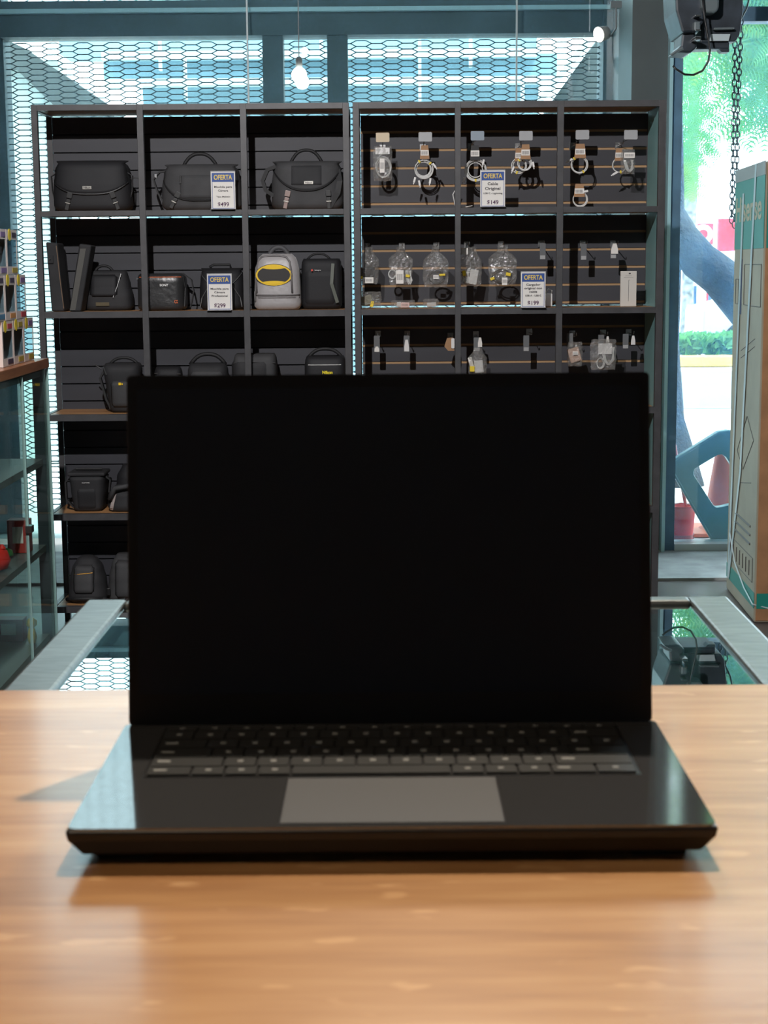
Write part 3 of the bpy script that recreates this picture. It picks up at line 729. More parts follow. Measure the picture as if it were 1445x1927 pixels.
MB().tube([(-b.w*.48, -.06, b.h*.85), (0, b.fy(0, b.h*.85)-.004, b.h*.87), (b.w*.48, -.06, b.h*.85)], .002, 6).build('zipper', m_buckle, t)
t, b = mk('camera_bag', 'black camera bag with white piping and yellow lettering, third shelf', 572, 650, 672, 3, prof=BOXY, p=4.5, m=m_fab3, D=6.06)
MB().tube(arc(-b.w*.42, b.w*.42, b.h-.008, .034), .0065, 8).build('handle', m_web, t, smooth=True)
MB().tube([(x, b.fy(x, b.h*.84)-.001, b.h*.85) for x in [b.w*(-.40+.088*i) for i in range(10)]], .0012, 6).build('white_piping', m_white, t)
text('Nikon', .012, mat('yellow_print', (.85, .68, .02), .5), t, (.01, b.fy(0, b.h*.7)-.002, b.h*.71), bold=.06, width=.038)

# row 4
t, b = mk('holster_bag', 'black tapered holster bag with pale print under its lid, fourth shelf', 128, 196, 897, 4, prof=[(0, .76, .85), (.1, .82, .9), (.6, .93, .97), (.95, 1, 1), (1, .98, .98)], p=5, m=m_fab, D=6.05)
MB().cbox((0, 0, b.h+.006), (b.w*1.03, b.d*.9, .014)).build('lid', m_fab, t, bevel=.005, seg=3)
MB().tube([(-b.w*.34, -.02, b.h+.01), (-b.w*.34, -.02, b.h+.022), (b.w*.4, -.02, b.h+.022), (b.w*.4, -.02, b.h+.01)], .004, 8).build('handle', m_web, t)
text('thinkTANK', .005, m_white, t, (.0, b.fy(0, b.h*.8)-.002, b.h*.82), width=.030)
b.patch(0, b.h*.36, b.w*.55, b.h*.6, off=.003).build('front_pocket', m_fab3, t, smooth=True)
strap(t, [(-b.w/2, -.02, b.h*.9), (-b.w/2-.018, -.02, b.h*.8), (-b.w/2-.016, -.02, b.h*.3), (-b.w/2+.01, -.02, .01)], w=.02, th=.006)
strap(t, [(b.w/2, -.02, b.h*.95), (b.w/2+.016, -.02, b.h*.85), (b.w/2+.010, -.02, b.h*.5)], w=.02, th=.006)
t, b = mk('waist_pack', 'small black pack with a pale silver stripe beside the tapered holster bag', 199, 262, 916, 4, prof=[(0, .86, .9), (.2, 1, 1), (.6, .95, .95), (1, .55, .55)], p=2.6, m=m_fab, D=6.04, d=.10)
st = [(-b.w*.40, .006), (-b.w*.30, .006), (-b.w*.20, b.h*.66), (-b.w*.26, b.h*.66)]
mb = MB(); n = 8; vs = []
for j in range(n+1):
    z = .006+(b.h*.66)*j/n
    for xx in (-b.w*.42+b.w*.16*j/n, -b.w*.30+b.w*.12*j/n): vs.append((xx, b.fy(xx, z)-.003, z))
mb.add(vs, [(2*j, 2*j+1, 2*j+3, 2*j+2) for j in range(n)]).build('silver_stripe', mat('stripe_silver', (.42, .36, .34), .5), t, solid=.001)
MB().tube([(-b.w*.38, -.05, b.h*.5), (-b.w*.2, -.06, b.h*.95), (b.w*.2, -.05, b.h*1.02), (b.w*.45, -.03, b.h*.9)], .010, 8).build('strap', m_fab2, t, smooth=True)
z1 = b.h
t, b = mk('waist_pack', 'black soft pack lying at the back above the silver-striped pack', 214, 275, 876, 4, prof=[(0, .9, .9), (.3, 1, 1), (.7, .9, .9), (1, .55, .5)], p=2.4, m=m_fab3, D=6.145, d=.09)
MB().tube([(-b.w*.46, -.02, b.h*.5), (0, b.fy(0, b.h*.5)-.004, b.h*.55), (b.w*.46, -.02, b.h*.5)], .002, 6).build('zipper', m_buckle, t)
# row 5
ROUND = [(0, .98, 1), (.1, 1, 1), (.45, .93, .9), (.75, .78, .72), (.92, .55, .5), (1, .30, .3)]
t, b = mk('sling_backpack', 'small rounded black backpack with an orange zip line on the bottom shelf', 122, 196, 1052, 5, prof=ROUND, p=2.8, m=m_fab, D=6.05)
b.patch(-.006, b.h*.52, b.w*.52, b.h*.62, off=.010).build('front_pocket', m_fab2, t, smooth=True, solid=.003)
MB().tube([(x, b.fy(x, b.h*.66)-.011, b.h*(.66+.08*x/b.w)) for x in [b.w*(-.26+.065*i) for i in range(8)]], .0018, 6).build('zipper', m_orangey, t)
MB().tube([(-b.w*.5, -.05, .012), (-b.w*.2, b.fy(0, .02)-.006, .02), (b.w*.2, b.fy(0, .02)-.006, .02), (b.w*.5, -.05, .012)], .008, 8).build('waist_strap', m_web, t, smooth=True)
t, b = mk('sling_backpack', 'grey-black backpack with strap clip on the bottom shelf beside the orange-zipped one', 197, 275, 1048, 5, prof=[(0, .98, 1), (.1, 1, 1), (.5, .92, .95), (.8, .78, .8), (1, .55, .5)], p=3.2, m=m_fab2, D=6.05)
b.patch(.01, b.h*.5, b.w*.66, b.h*.8, off=.006).build('front_pocket', m_fab2, t, smooth=True, solid=.003)
q = MB(); q.cbox((-b.w*.42, b.fy(.4*b.w, .03)-.012, .045), (.014, .006, .028)).build('buckle', m_blackp, t, bevel=.002)
MB().tube([(-b.w*.55, -.08, .02), (-b.w*.3, -.09, .012), (0, -.09, .02)], .006, 8).build('waist_strap', m_web, t)

# ------------------------------------------------------------------ sale signs
def sign(px0, px1, py0, py1, lines, price, label, Z, row, D=6.012, foot=True):
    c = W((px0+px1)/2, py1, D); w = (px1-px0)*SC(D); z0 = Z[row][0]; h = (py1-py0)*SC(D)
    t = thing('sale_sign', label, 'sign', (c.x, D, z0+.001), rz=random.uniform(-.03, .03), group='blue and white sale signs')
    cd = MB().box((-w/2, 0, 0), (w/2, .002, h)).build('card', m_whitepaper, t)
    MB().box((-w/2-.001, .0022, 0), (w/2+.001, .0045, h+.004)).build('acrylic_holder', mat('acrylic', (.35, .35, .36), .15), t)
    MB().box((-w/2, -.028, 0), (w/2, .0022, .002)).build('holder_foot', mat('acrylic', (.35, .35, .36)), t)
    e = .0035
    bd = MB().ring_xz([(-w/2+e, e), (w/2-e, e), (w/2-e, h-e), (-w/2+e, h-e)], [(-w/2+e*1.5, e*1.5), (w/2-e*1.5, e*1.5), (w/2-e*1.5, h-e*1.5), (-w/2+e*1.5, h-e*1.5)], -.0004, 0)
    bd.build('border', m_signblue, cd)
    MB().box((-w/2+e, -.0005, h*.735), (w/2-e, 0, h-e)).build('header_band', m_signblue, cd)
    text('OFERTA', h*.13, m_signyel, cd, (0, -.0012, h*.85), bold=.035, width=w*.76)
    for txt, zz, hh, ww in lines: text(txt, h*hh, m_ink, cd, (0, -.0008, h*zz), bold=.02, width=w*ww)
    text(price, h*.115, mat('price_ink', (.09, .03, .08), .6), cd, (0, -.0008, h*.13), bold=.02, width=w*.46)
    return t
sign(398, 443, 323, 392, [('Mochila para', .60, .055, .74), ('C\u00e1mara', .50, .055, .42), ('Tipo Malet\u00edn', .34, .04, .58)], '$499', 'sale sign reading $499 in front of the handled messenger bag, top shelf', ZL, 1)
sign(391, 437, 518, 585, [('Mochila para', .60, .055, .74), ('C\u00e1mara', .50, .055, .44), ('Profesional', .40, .055, .66)], '$299', 'sale sign reading $299 beside the glossy orange-lined bag', ZL, 2)
s3 = sign(904, 950, 323, 390, [('Cable', .64, .075, .42), ('Original', .51, .08, .62), ('USB C - Lightning', .38, .045, .78)], '$149', 'sale sign reading $149 in front of the coiled white cables, top shelf', ZR, 1)
s4 = sign(980, 1026, 516, 582, [('Cargador', .65, .062, .58), ('original con', .55, .062, .72), ('cable', .45, .062, .32), ('USB A - USB C', .34, .05, .66)], '$199', 'sale sign reading $199 on the second cable shelf', ZR, 2)

# ------------------------------------------------------------------ cable wall
YH = YB-.012
def hook(px, py, D, label, platepx=None, length=.15, mpl=m_plate):
    """wire hook from the slat wall with a price plate on top"""
    c = W(px, py, D)
    t = thing('display_hook', label, 'hook', (c.x, YH, c.z), group='wire display hooks on the cable shelf')
    L = YH-D
    MB().tube([(0, 0, 0), (0, -L, 0), (0, -L-.006, .004), (0, -L-.008, .012)], .0016, 6).build('wire', m_chrome, t)
    MB().cbox((0, -.001, .002), (.022, .003, .024)).build('hook_base', m_chrome, t)
    if platepx:
        q = W(platepx[0], platepx[1], D); s = SC(D)
        MB().tube([(0, -.01, .006), (q.x-c.x, -L-.0, q.z-c.z-.012)], .0012, 5).build('plate_arm', m_chrome, t)
        pb = MB().prism_xz(rrect(0, 0, 25*s, 17*s, .004, 3), -.0012, .0012).build('price_plate', mpl, t); pb.location = (q.x-c.x, -L-.012, q.z-c.z)
    return t
def coil_mesh(R, turns=3, r=.0021, seed=0, sx=1.0, sz=1.0):
    rnd = random.Random(seed); b = MB()
    for k in range(turns):
        rr = R*(1-.09*k*rnd.uniform(.4, 1)); ox = rnd.uniform(-.05, .05)*R; oz = rnd.uniform(-.06, .06)*R; oy = k*.0035
        pts = [(ox+rr*sx*math.cos(2*math.pi*i/28), oy+.003*math.sin(3*i), oz+rr*sz*math.sin(2*math.pi*i/28)) for i in range(28)]
        b.tube(pts, r, 6, closed=True)
    return b
def coil(px, py, rpx, D, label, turns=3, card=None, tails=(), ties=((60, 1),), seed=0, group='coiled white cables on hooks'):
    c = W(px, py, D); s = SC(D); R = rpx*s
    t = thing('coiled_cable', label, 'cable', c, group=group)
    coil_mesh(R, turns, seed=seed).build('cable', m_cable, t, smooth=True)
    for ang, _ in ties:
        a = math.radians(ang); q = MB().cbox((0, 0, 0), (.006, .012, .011)).build('cable_tie', m_yellow, t, bevel=.001); q.location = (R*.95*math.cos(a), .002, R*.95*math.sin(a)); q.rotation_euler = (0, -a+math.pi/2, 0)
    for (dx, dy, ang) in tails:
        q = MB().cbox((0, -.002, 0), (.0075, .006, .020)).cbox((0, -.002, -.013), (.004, .003, .008)).build('plug', m_white, t, bevel=.001)
        q.location = (dx*s, -.004, -dy*s); q.rotation_euler = (0, math.radians(ang), 0)
    if card:
        x0, y0, x1, y1, mm = card
        w = (x1-x0)*s; h = (y1-y0)*s; cx = ((x0+x1)/2-px)*s; cz = (py-(y0+y1)/2)*s
        k = MB().prism_xz([(cx-w*.36, cz+h/2), (cx+w*.36, cz+h/2), (cx+w/2, cz-h/2), (cx-w/2, cz-h/2)], -.0068, -.0056).build('card', mm, t)
        lb = MB().box((cx-w*.42, -.0078, cz-h*.25), (cx+w*.42, -.0066, cz+h*.15)).build('label', m_whitepaper, k)
        bc = MB()
        for i in range(9): bc.box((cx-w*.34+w*.075*i, -.0084, cz-h*.18), (cx-w*.34+w*.075*i+w*.03, -.0076, cz+h*.06))
        bc.build('barcode', m_ink, lb)
    return t
def pouch(px0, px1, py0, py1, D, label, neck=None, parts=(), seed=0, group='cables in clear bags', cat='packet', name='cable_packet'):
    """crumpled clear bag with things inside; parts: (kind, px, py, w, h, mat)"""
    s = SC(D); c = W((px0+px1)/2, (py0+py1)/2, D); w = (px1-px0)*s; h = (py1-py0)*s; rnd = random.Random(seed)
    t = thing(name, label, cat, (c.x, D, c.z), group=group)
    nx, nz = 10, 12; b = MB(); vs = []
    jit = {}
    for side in (-1, 1):
        for i in range(nx+1):
            for j in range(nz+1):
                u = 2*i/nx-1; v = 2*j/nz-1
                wv = w/2*(1-.10*abs(v)**3)
                if neck:
                    if v > .35: wv = w/2*(1-(1-neck)*min(1, (v-.35)/.35))
                edge = (1-u**2)*(1-v**2)
                key = (i, j) if abs(u) == 1 or abs(v) == 1 else (i, j, side)
                if key not in jit: jit[key] = (rnd.uniform(-1, 1), rnd.uniform(-1, 1), rnd.uniform(-1, 1))
                a, bb, cc = jit[key]
                vs.append((u*wv+a*w*.025, side*.012*edge**.5+bb*.0035, v*h/2+cc*h*.015))
    m = nz+1; N = (nx+1)*m
    f = [(o+i*m+j, o+(i+1)*m+j, o+(i+1)*m+j+1, o+i*m+j+1) for o in (0, N) for i in range(nx) for j in range(nz)]
    b.add(vs, f); b.build('clear_bag', m_film, t)
    for kind, px, py, pw, ph, mm in parts:
        x = (px-(px0+px1)/2)*s; z = ((py0+py1)/2-py)*s; ww = pw*s; hh = ph*s
        if kind == 'card':
            MB().cbox((0, 0, 0), (ww, .0015, hh)).build('card', mm, t).location = (x, -.006, z)
        elif kind == 'coil':
            q = coil_mesh(ww/2, 3, .0022, seed, 1, hh/ww).build('cable', mm, t, smooth=True); q.location = (x, -.003, z)
        elif kind == 'loop':
            bb = MB()
            for k in range(3):
                dx = k*.004
                bb.tube([(-ww/2+dx, 0, hh/2), (-ww/4+dx, -.003, -hh/4), (0+dx, 0, -hh/2), (ww/3+dx, .002, -hh/5), (ww/2-dx, 0, hh/2)], .0022, 6)
            q = bb.build('cable', mm, t, smooth=True); q.location = (x, -.002, z)
        elif kind == 'blob':
            q = MB().cbox((0, 0, 0), (ww, .012, hh)).build('adapter', mm, t, bevel=.003); q.location = (x, .002, z); q.rotation_euler = (0, rnd.uniform(-.3, .3), 0)
        elif kind == 'tie':
            q = MB().cbox((0, 0, 0), (ww, .010, hh)).build('cable_tie', mm, t, bevel=.001); q.location = (x, -.008, z); q.rotation_euler = (0, rnd.uniform(-.4, .4), 0)
        elif kind == 'label':
            k2 = MB().cbox((0, 0, 0), (ww, .0015, hh)).build('label', mm, t); k2.location = (x, -.014, z)
            bc = MB()
            for i in range(8): bc.cbox((-ww*.36+ww*.1*i, -.0011, 0), (ww*.035, .001, hh*.45))
            bc.build('barcode', m_ink, k2)
    return t
D1 = 6.13
HK = [(720, 275, 720, 259, 'display hook with a cream price plate, far left of the top cable row', mat('plate_cream', (.62, .50, .33), .4)),
      (797, 274, 800, 258, 'display hook with a pale price plate above the second coil of the top row', m_plate),
      (889, 272, 898, 256, 'display hook with a bluish price plate left of the $149 sign', mat('plate_blue', (.30, .36, .42), .3)),
      (980, 272, 989, 256, 'display hook with a grey price plate right of the $149 sign', m_plate),
      (1084, 271, 1095, 254, 'display hook with a price plate over the single coil in the right compartment', m_plate),
      (1172, 270, 1186, 254, 'display hook with a price plate nearest the right shelf post, top row', m_plate)]
for a_, b_, c_, d_, lab, mp in HK: hook(a_, b_, D1, lab, (c_, d_), mpl=mp)
pouch(702, 738, 276, 340, D1, 'clear packet with coiled white cable, first on the top row', parts=[('card', 720, 285, 26, 12, m_white), ('coil', 721, 315, 28, 38, m_cable), ('label', 719, 312, 9, 26, m_whitepaper)], seed=1)
coil(797, 318, 17, D1-.01, 'thick coil of several white cables hanging on the second hook, top row', 5, (790, 275, 808, 300, m_kraft), [(-17, 20, 15), (-8, 26, -10), (12, 22, 10), (20, -6, -35)], ((120, 1), (40, 1)), 2)
coil(895, 320, 20, D1-.01, 'large loose coil of white cable partly behind the $149 sign', 5, (884, 275, 903, 302, m_blackp), [(-22, 18, 15), (14, -14, 10)], ((270, 1),), 3)
coil(977, 312, 14, D1-.005, 'rear white cable coil of the pair right of the $149 sign', 4, (968, 280, 984, 304, m_kraft), [(-12, 6, 20)], ((250, 1),), 4)
coil(987, 308, 13, D1-.025, 'front white cable coil of the pair right of the $149 sign', 4, (979, 273, 998, 300, m_kraft), [(16, 2, -10)], ((150, 1), (60, 1)), 5)
coil(1090, 310, 15.5, D1-.01, 'single white cable ring on a kraft card in the right compartment, top row', 3, (1080, 272, 1102, 298, m_kraft), [(-18, -8, 60)], ((130, 1), (300, 1)), 6)
coil(1166, 311, 13, D1, 'white cable ring on kraft card behind a clear packet, nearest the right post', 3, (1156, 280, 1172, 303, m_kraft), [(-9, 15, 60)], ((280, 1),), 7)
pouch(1168, 1195, 281, 327, D1-.03, 'small clear packet with white cable hanging nearest the right post, top row', parts=[('label', 1183, 293, 20, 10, m_whitepaper), ('loop', 1182, 312, 18, 22, m_cable)], seed=8)
t = coil(1092, 381, 13.5, 6.10, 'white cable ring on a kraft card resting on the shelf under the single ring', 2, (1079, 353, 1100, 377, m_kraft), [(9, -14, 80)], (), 9)
zs = ZR[1][0]
t.location.z = zs+13.5*SC(6.1)+.004
o = MB(); p = [W(860, 352, 6.16), W(852, 366, 6.15), W(857, 385, 6.12), W(872, 388, 6.10), W(889, 383, 6.10)]
for q in p[2:]: q.z = zs+.004+(.006 if q is p[-1] else 0)
o.tube(p, .0022, 6); o = o.build('loose_cable', m_cable, smooth=True); tag(o, 'loose white cable curling behind the shelf divider onto the top cable board', 'cable')
# row 2 packets
D2 = 6.12
g2 = 'clear bags of cables on the second row'
def hk2(px, py, lab): hook(px, py, D2+.01, lab)
hk2(690, 464, 'display hook holding the leftmost bag of the second cable row'); hk2(757, 463, 'display hook holding the bag with the white reel'); hk2(823, 462, 'display hook holding the dark cable bag'); hk2(882, 461, 'display hook holding the bag just right of the first divider, second row'); hk2(947, 460, 'display hook holding the shiny silver-black bag')
pouch(676, 712, 465, 534, D2, 'clear bag with black adapter and barcode label, leftmost of the second row', neck=.45, parts=[('blob', 692, 512, 26, 18, m_blackp), ('label', 693, 527, 19, 11, m_whitepaper), ('tie', 679, 522, 7, 5, m_yellow)], seed=11, group=g2)
pouch(732, 776, 464, 536, D2, 'clear bag with white reel, white label and yellow tie, second row', neck=.35, parts=[('coil', 738, 516, 14, 16, m_cable), ('label', 752, 521, 14, 25, m_whitepaper), ('loop', 768, 522, 10, 26, m_cable), ('tie', 767, 519, 8, 5, m_yellow)], seed=12, group=g2)
pouch(796, 843, 463, 540, D2, 'clear bag with black cable and a yellow strip, left of the first divider', neck=.3, parts=[('coil', 821, 522, 30, 24, m_blackp), ('label', 820, 521, 10, 7, m_whitepaper), ('tie', 832, 517, 11, 4, m_yellow)], seed=13, group=g2)
pouch(866, 906, 465, 538, D2, 'clear bag with white charger and cream label, right of the first divider', neck=.5, parts=[('card', 873, 473, 14, 12, m_whitepaper), ('blob', 891, 521, 16, 28, m_white), ('loop', 875, 522, 14, 22, m_cable), ('tie', 873, 514, 6, 10, m_yellow)], seed=14, group=g2)
pouch(919, 972, 462, 536, D2, 'wide shiny clear bag of black cable with yellow ties, above the $199 sign', neck=.4, parts=[('coil', 945, 520, 36, 26, m_blackp), ('tie', 926, 524, 8, 5, m_yellow), ('tie', 956, 516, 9, 6, m_yellow), ('label', 949, 529, 10, 14, m_whitepaper)], seed=15, group=g2)
def blister(px, py, w, h, D, label, white=None, name='small_packet', hk='display hook holding a small clear blister'):
    s = SC(D); c = W(px, py, D); t = thing(name, label, 'packet', c, group='small blister packets')
    MB().prism_xz(rrect(0, 0, w*s, h*s, .002, 3), -.002, .001).build('blister', mat('blister_clear', (.16, .165, .17), .15), t)
    MB().box((-w*s*.42, -.0035, -h*s*.48), (w*s*.42, -.002, -h*s*.25)).build('strip', mat('blister_strip', (.4, .4, .4), .3), t)
    if white:
        a, b_, ww, hh, mm = white
        q = MB().prism_xz([(-ww*s*.25, hh*s/2), (ww*s*.25, hh*s/2), (ww*s/2, -hh*s*.1), (ww*s/2, -hh*s/2), (-ww*s/2, -hh*s/2), (-ww*s/2, -hh*s*.1)], -.006, -.004).build('paper_tag', mm, t); q.location = (a*s, 0, -b_*s)
    return t
blister(1021, 473, 11, 30, D2, 'small clear blister with a silver tip hanging above the $199 sign, second row')
blister(1098, 474, 11, 30, D2, 'small clear blister alone in the right compartment, second row')
blister(1154, 472, 11, 28, D2, 'small blister with a white paper tag above the white box', (2, -4, 13, 19, m_whitepaper))
for q_, l_ in ((1024, 'display hook with the silver-tipped blister, second row'), (1104, 'display hook with the lone blister in the right compartment'), (1162, 'display hook with the white paper tag above the white box')):
    hook(q_, 459, D2+.01, l_)
# things lying on the second cable board
zr2 = ZR[2][0]
def rest(t, h_): t.location.z = zr2+h_/2+.001
t = pouch(676, 718, 552, 583, 6.10, 'crumpled greenish clear bag with yellow tie lying in the shelf corner', parts=[('blob', 690, 568, 22, 18, mat('khaki_pouch', (.22, .21, .14), .5)), ('tie', 700, 575, 6, 11, m_yellow)], seed=21, group='packets lying on the second cable board'); rest(t, 31*SC(6.1))
t = pouch(735, 782, 568, 583, 6.09, 'flat clear packet with pinkish label lying on the second cable board', parts=[('label', 762, 577, 16, 9, mat('pink_label', (.6, .42, .38), .6)), ('blob', 752, 577, 12, 9, m_white)], seed=22, group='packets lying on the second cable board'); rest(t, 15*SC(6.1))
t = pouch(796, 826, 566, 583, 6.10, 'small clear packet with a white adapter lying near the first divider', parts=[('blob', 812, 577, 18, 8, m_white)], seed=23, group='packets lying on the second cable board'); rest(t, 17*SC(6.1))
t = thing('wall_charger', 'white wall charger standing behind the $199 sign', 'charger', (W(1030, 560, 6.12).x, 6.12, zr2+.001))
MB().box((-.018, -.012, 0), (.018, .012, .05)).build('body', m_white, t, bevel=.005, seg=3)
MB().tube([(.012, 0, .045), (.016, 0, .06), (.004, 0, .066), (-.006, 0, .05)], .003, 6).build('cord', m_cable, t, smooth=True)
c = W(1182, 576, 6.08); s = SC(6.08)
t = thing('white_box', 'slim white cardboard box with a printed cable drawing, right end of the second cable shelf', 'box', (c.x, 6.08, zr2+.001), rz=-.05)
MB().box((-15*s, 0, 0), (15*s, .02, 66*s)).build('carton', mat('carton_white', (.58, .55, .50), .55), t, bevel=.001)
pr = MB(); pr.tube([(0, -.0008, 10*s), (0, -.0008, 48*s), (1*s, -.0008, 50*s)], .0009, 5).box((-9*s, -.0008, 54*s), (9*s, .0, 54.7*s)).box((-6*s, -.0008, 57*s), (6*s, .0, 57.6*s)).build('lettering', mat('print_grey', (.3, .29, .28)), t)
MB().prism_xz(circ(2*s, 61.5*s, 2*s, 1.3*s, 12), -.0009, 0).build('hang_hole', m_ink, t)
# row 3
blister(709, 647, 11, 31, D2, 'small clear blister at the left end of the third cable row', (0, 10, 9, 10, m_whitepaper))
blister(765, 647, 11, 31, D2, 'small blister with a white plug beside the one at the left end, third row', (0, 3, 9, 22, m_white))
blister(897, 648, 12, 26, D2+.01, 'blister with white tag above the clear bag, third row behind the laptop edge', (6, -4, 8, 18, m_whitepaper))
blister(990, 646, 11, 30, D2, 'small grey blister with bent metal clip, middle of the third row')
blister(1072, 640, 12, 26, D2+.01, 'small clear blister behind the pink-boxed packet, third row')
blister(1131, 640, 11, 20, D2+.01, 'blister behind the tangled white cable bag, third row', (12, 2, 7, 18, m_whitepaper))
blister(1177, 642, 11, 28, D2, 'blister with a white tag on a bent hook nearest the right post, third row', (14, -2, 8, 17, m_white))
for q_, y_, l_ in ((711, 632, 'display hook at the left end of the third row'), (767, 632, 'display hook with the white plug, third row'), (850, 636, 'display hook with the kraft card by the first divider'), (899, 633, 'display hook right of the first divider, third row'), (1001, 628, 'display hook with the grey blister, third row'), (1084, 632, 'display hook with the pink-boxed packet'), (1143, 630, 'display hook with the tangled cable bag'), (1192, 629, 'display hook nearest the right post, third row')):
    hook(q_, y_, D2+.01, l_, length=.1)
c = W(846, 648, D2); s = SC(D2)
t = thing('card_tag', 'kraft brown card tag with white plug hanging by the first divider, third row', 'tag', c)
MB().prism_xz([(-5*s, 12*s), (6*s, 13*s), (9*s, -12*s), (-3*s, -12*s), (-10*s, -4*s)], -.001, .001).build('card', m_kraft, t)
MB().prism_xz(rrect(6*s, 2*s, 6*s, 19*s, .003, 3), -.006, -.002).build('plug', m_white, t)
pouch(881, 916, 655, 708, D2-.02, 'clear bag of chargers with white label, cut off by the laptop top', parts=[('blob', 901, 690, 17, 24, m_white), ('tie', 888, 694, 9, 10, m_yellow), ('blob', 886, 682, 8, 20, m_whitepaper)], neck=.5, seed=31, group='clear bags on the third row')
pouch(1067, 1096, 643, 689, D2-.01, 'clear packet holding a pinkish beige box, third row right compartment', parts=[('blob', 1081, 668, 22, 27, mat('beige_box', (.62, .42, .32), .5)), ('label', 1082, 664, 10, 6, m_whitepaper)], seed=32, group='clear bags on the third row')
pouch(1110, 1160, 638, 696, D2-.02, 'large clear bag of tangled white cable, third row right compartment', parts=[('card', 1138, 656, 26, 20, m_white), ('loop', 1143, 670, 26, 34, m_cable), ('coil', 1130, 684, 14, 20, m_cable), ('blob', 1131, 662, 8, 6, m_blackp)], seed=33, group='clear bags on the third row')
# ------------------------------------------------------------------ left glass cabinet
DC = 5.5; c = W(92, 676, DC); cz = c.z; cxr = c.x
t = thing('glass_cabinet', 'glass-sided display cabinet with reddish wooden top at the left edge', 'display cabinet', (cxr, DC, 0))
CW = 1.0; CL = 1.6
MB().box((-CW, -CL, cz-.028), (0, 0, cz+.004)).build('wooden_top', m_cabwood, t, bevel=.002)
m_cabst = mat('cabinet_steel', (.035, .05, .055), .4)
for xx, yy_ in ((-.03, -.04), (-.03, -CL+.03), (-CW+.03, -.04), (-CW+.03, -CL+.03)):
    MB().cbox((xx, yy_, (cz-.028)/2), (.035, .035, cz-.028)).build('post', m_cabst, t)
MB().box((-CW+.02, -CL, cz-.055), (-.02, -.02, cz-.029)).build('top_rail', m_cabst, t)
for k, (y0_, y1_) in enumerate(((-CL+.02, -.40), (-.392, -.012))):
    g = MB().box((-.009, y0_, .08), (-.004, y1_, cz-.032)).build('glass_door', g_cab, t)
    MB().box((-.011, y1_-.006, .08), (-.002, y1_, cz-.032)).build('door_edge', mat('glass_edge', (.28, .42, .40), .2), g)
MB().cbox((.0, -.40, .56), (.02, .035, .022)).build('door_lock', m_chrome, t)
MB().box((-CW+.03, -.030, .08), (-.03, -.026, cz-.03)).build('end_glass', g_cab, t)
for zz in (.744, .45, .14):
    MB().box((-CW+.03, -CL+.03, zz-.022), (-.022, -.05, zz)).build('shelf', mat('cabinet_shelf', (.12, .14, .13), .4), t)
MB().box((-CW+.02, -CL+.01, 0), (-.015, -.01, .08)).build('plinth', m_cabst, t)
def incab(px, py, D): return W(px, py, D)
def small_box(name, label, cat, px, zs_, D, w, d, h, m, extra=None):
    x = W(px, 1000, D).x; t = thing(name, label, cat, (x, D, zs_+.001))
    MB().box((-w/2, -d/2, 0), (w/2, d/2, h)).build('carton', m, t, bevel=.002)
    MB().box((-w*.25, -d/2-.001, h*.3), (w*.25, -d/2, h*.8)).build('print', m_whitepaper, t)
    return t
small_box('toy_box', 'red toy box with a white figure print inside the glass cabinet', 'box', 37, .45, 5.3, .07, .06, .11, mat('red_card', (.45, .04, .03), .5))
x = cxr-.075; t = thing('red_toy', 'round glossy red toy at the left edge inside the glass cabinet', 'toy', (x, 4.95, .451))
MB().lathe([(.005, 0), (.035, .01), (.045, .035), (.035, .065), (.006, .078)]).build('body', mat('red_plastic', (.7, .03, .02), .3), t, smooth=True)
MB().lathe([(.004, 0), (.012, .008), (.004, .02)]).build('knob', mat('red_plastic', (.7, .03, .02)), t).location = (0.02, 0, .065)
x = W(10, 1030, 5.2).x; t = thing('green_toy', 'small bright green toy beside the red box in the glass cabinet', 'toy', (x, 5.2, .451))
MB().lathe([(.008, 0), (.025, .006), (.022, .022), (.006, .03)]).build('body', mat('green_plastic', (.05, .5, .06), .4), t, smooth=True)
MB().cbox((.0, -.018, .02), (.02, .01, .008)).build('brim', mat('green_plastic', (.05, .5, .06)), t)
small_box('toy_box', 'dark red box on the lowest cabinet shelf', 'box', 12, .14, 5.35, .10, .06, .075, mat('dark_red_card', (.28, .02, .03), .5))
x = W(60, 1190, 5.3).x; t = thing('toy_figure', 'small yellow toy figure on the lowest cabinet shelf', 'toy', (x, 5.3, .141))
m_ty = mat('yellow_toy', (.55, .42, .08), .5)
MB().lathe([(.012, 0), (.016, .02), (.010, .05)]).build('body', m_ty, t, smooth=True)
MB().lathe([(.006, 0), (.018, .012), (.018, .026), (.006, .036)]).build('head', m_ty, t, smooth=True).location = (0, 0, .05)

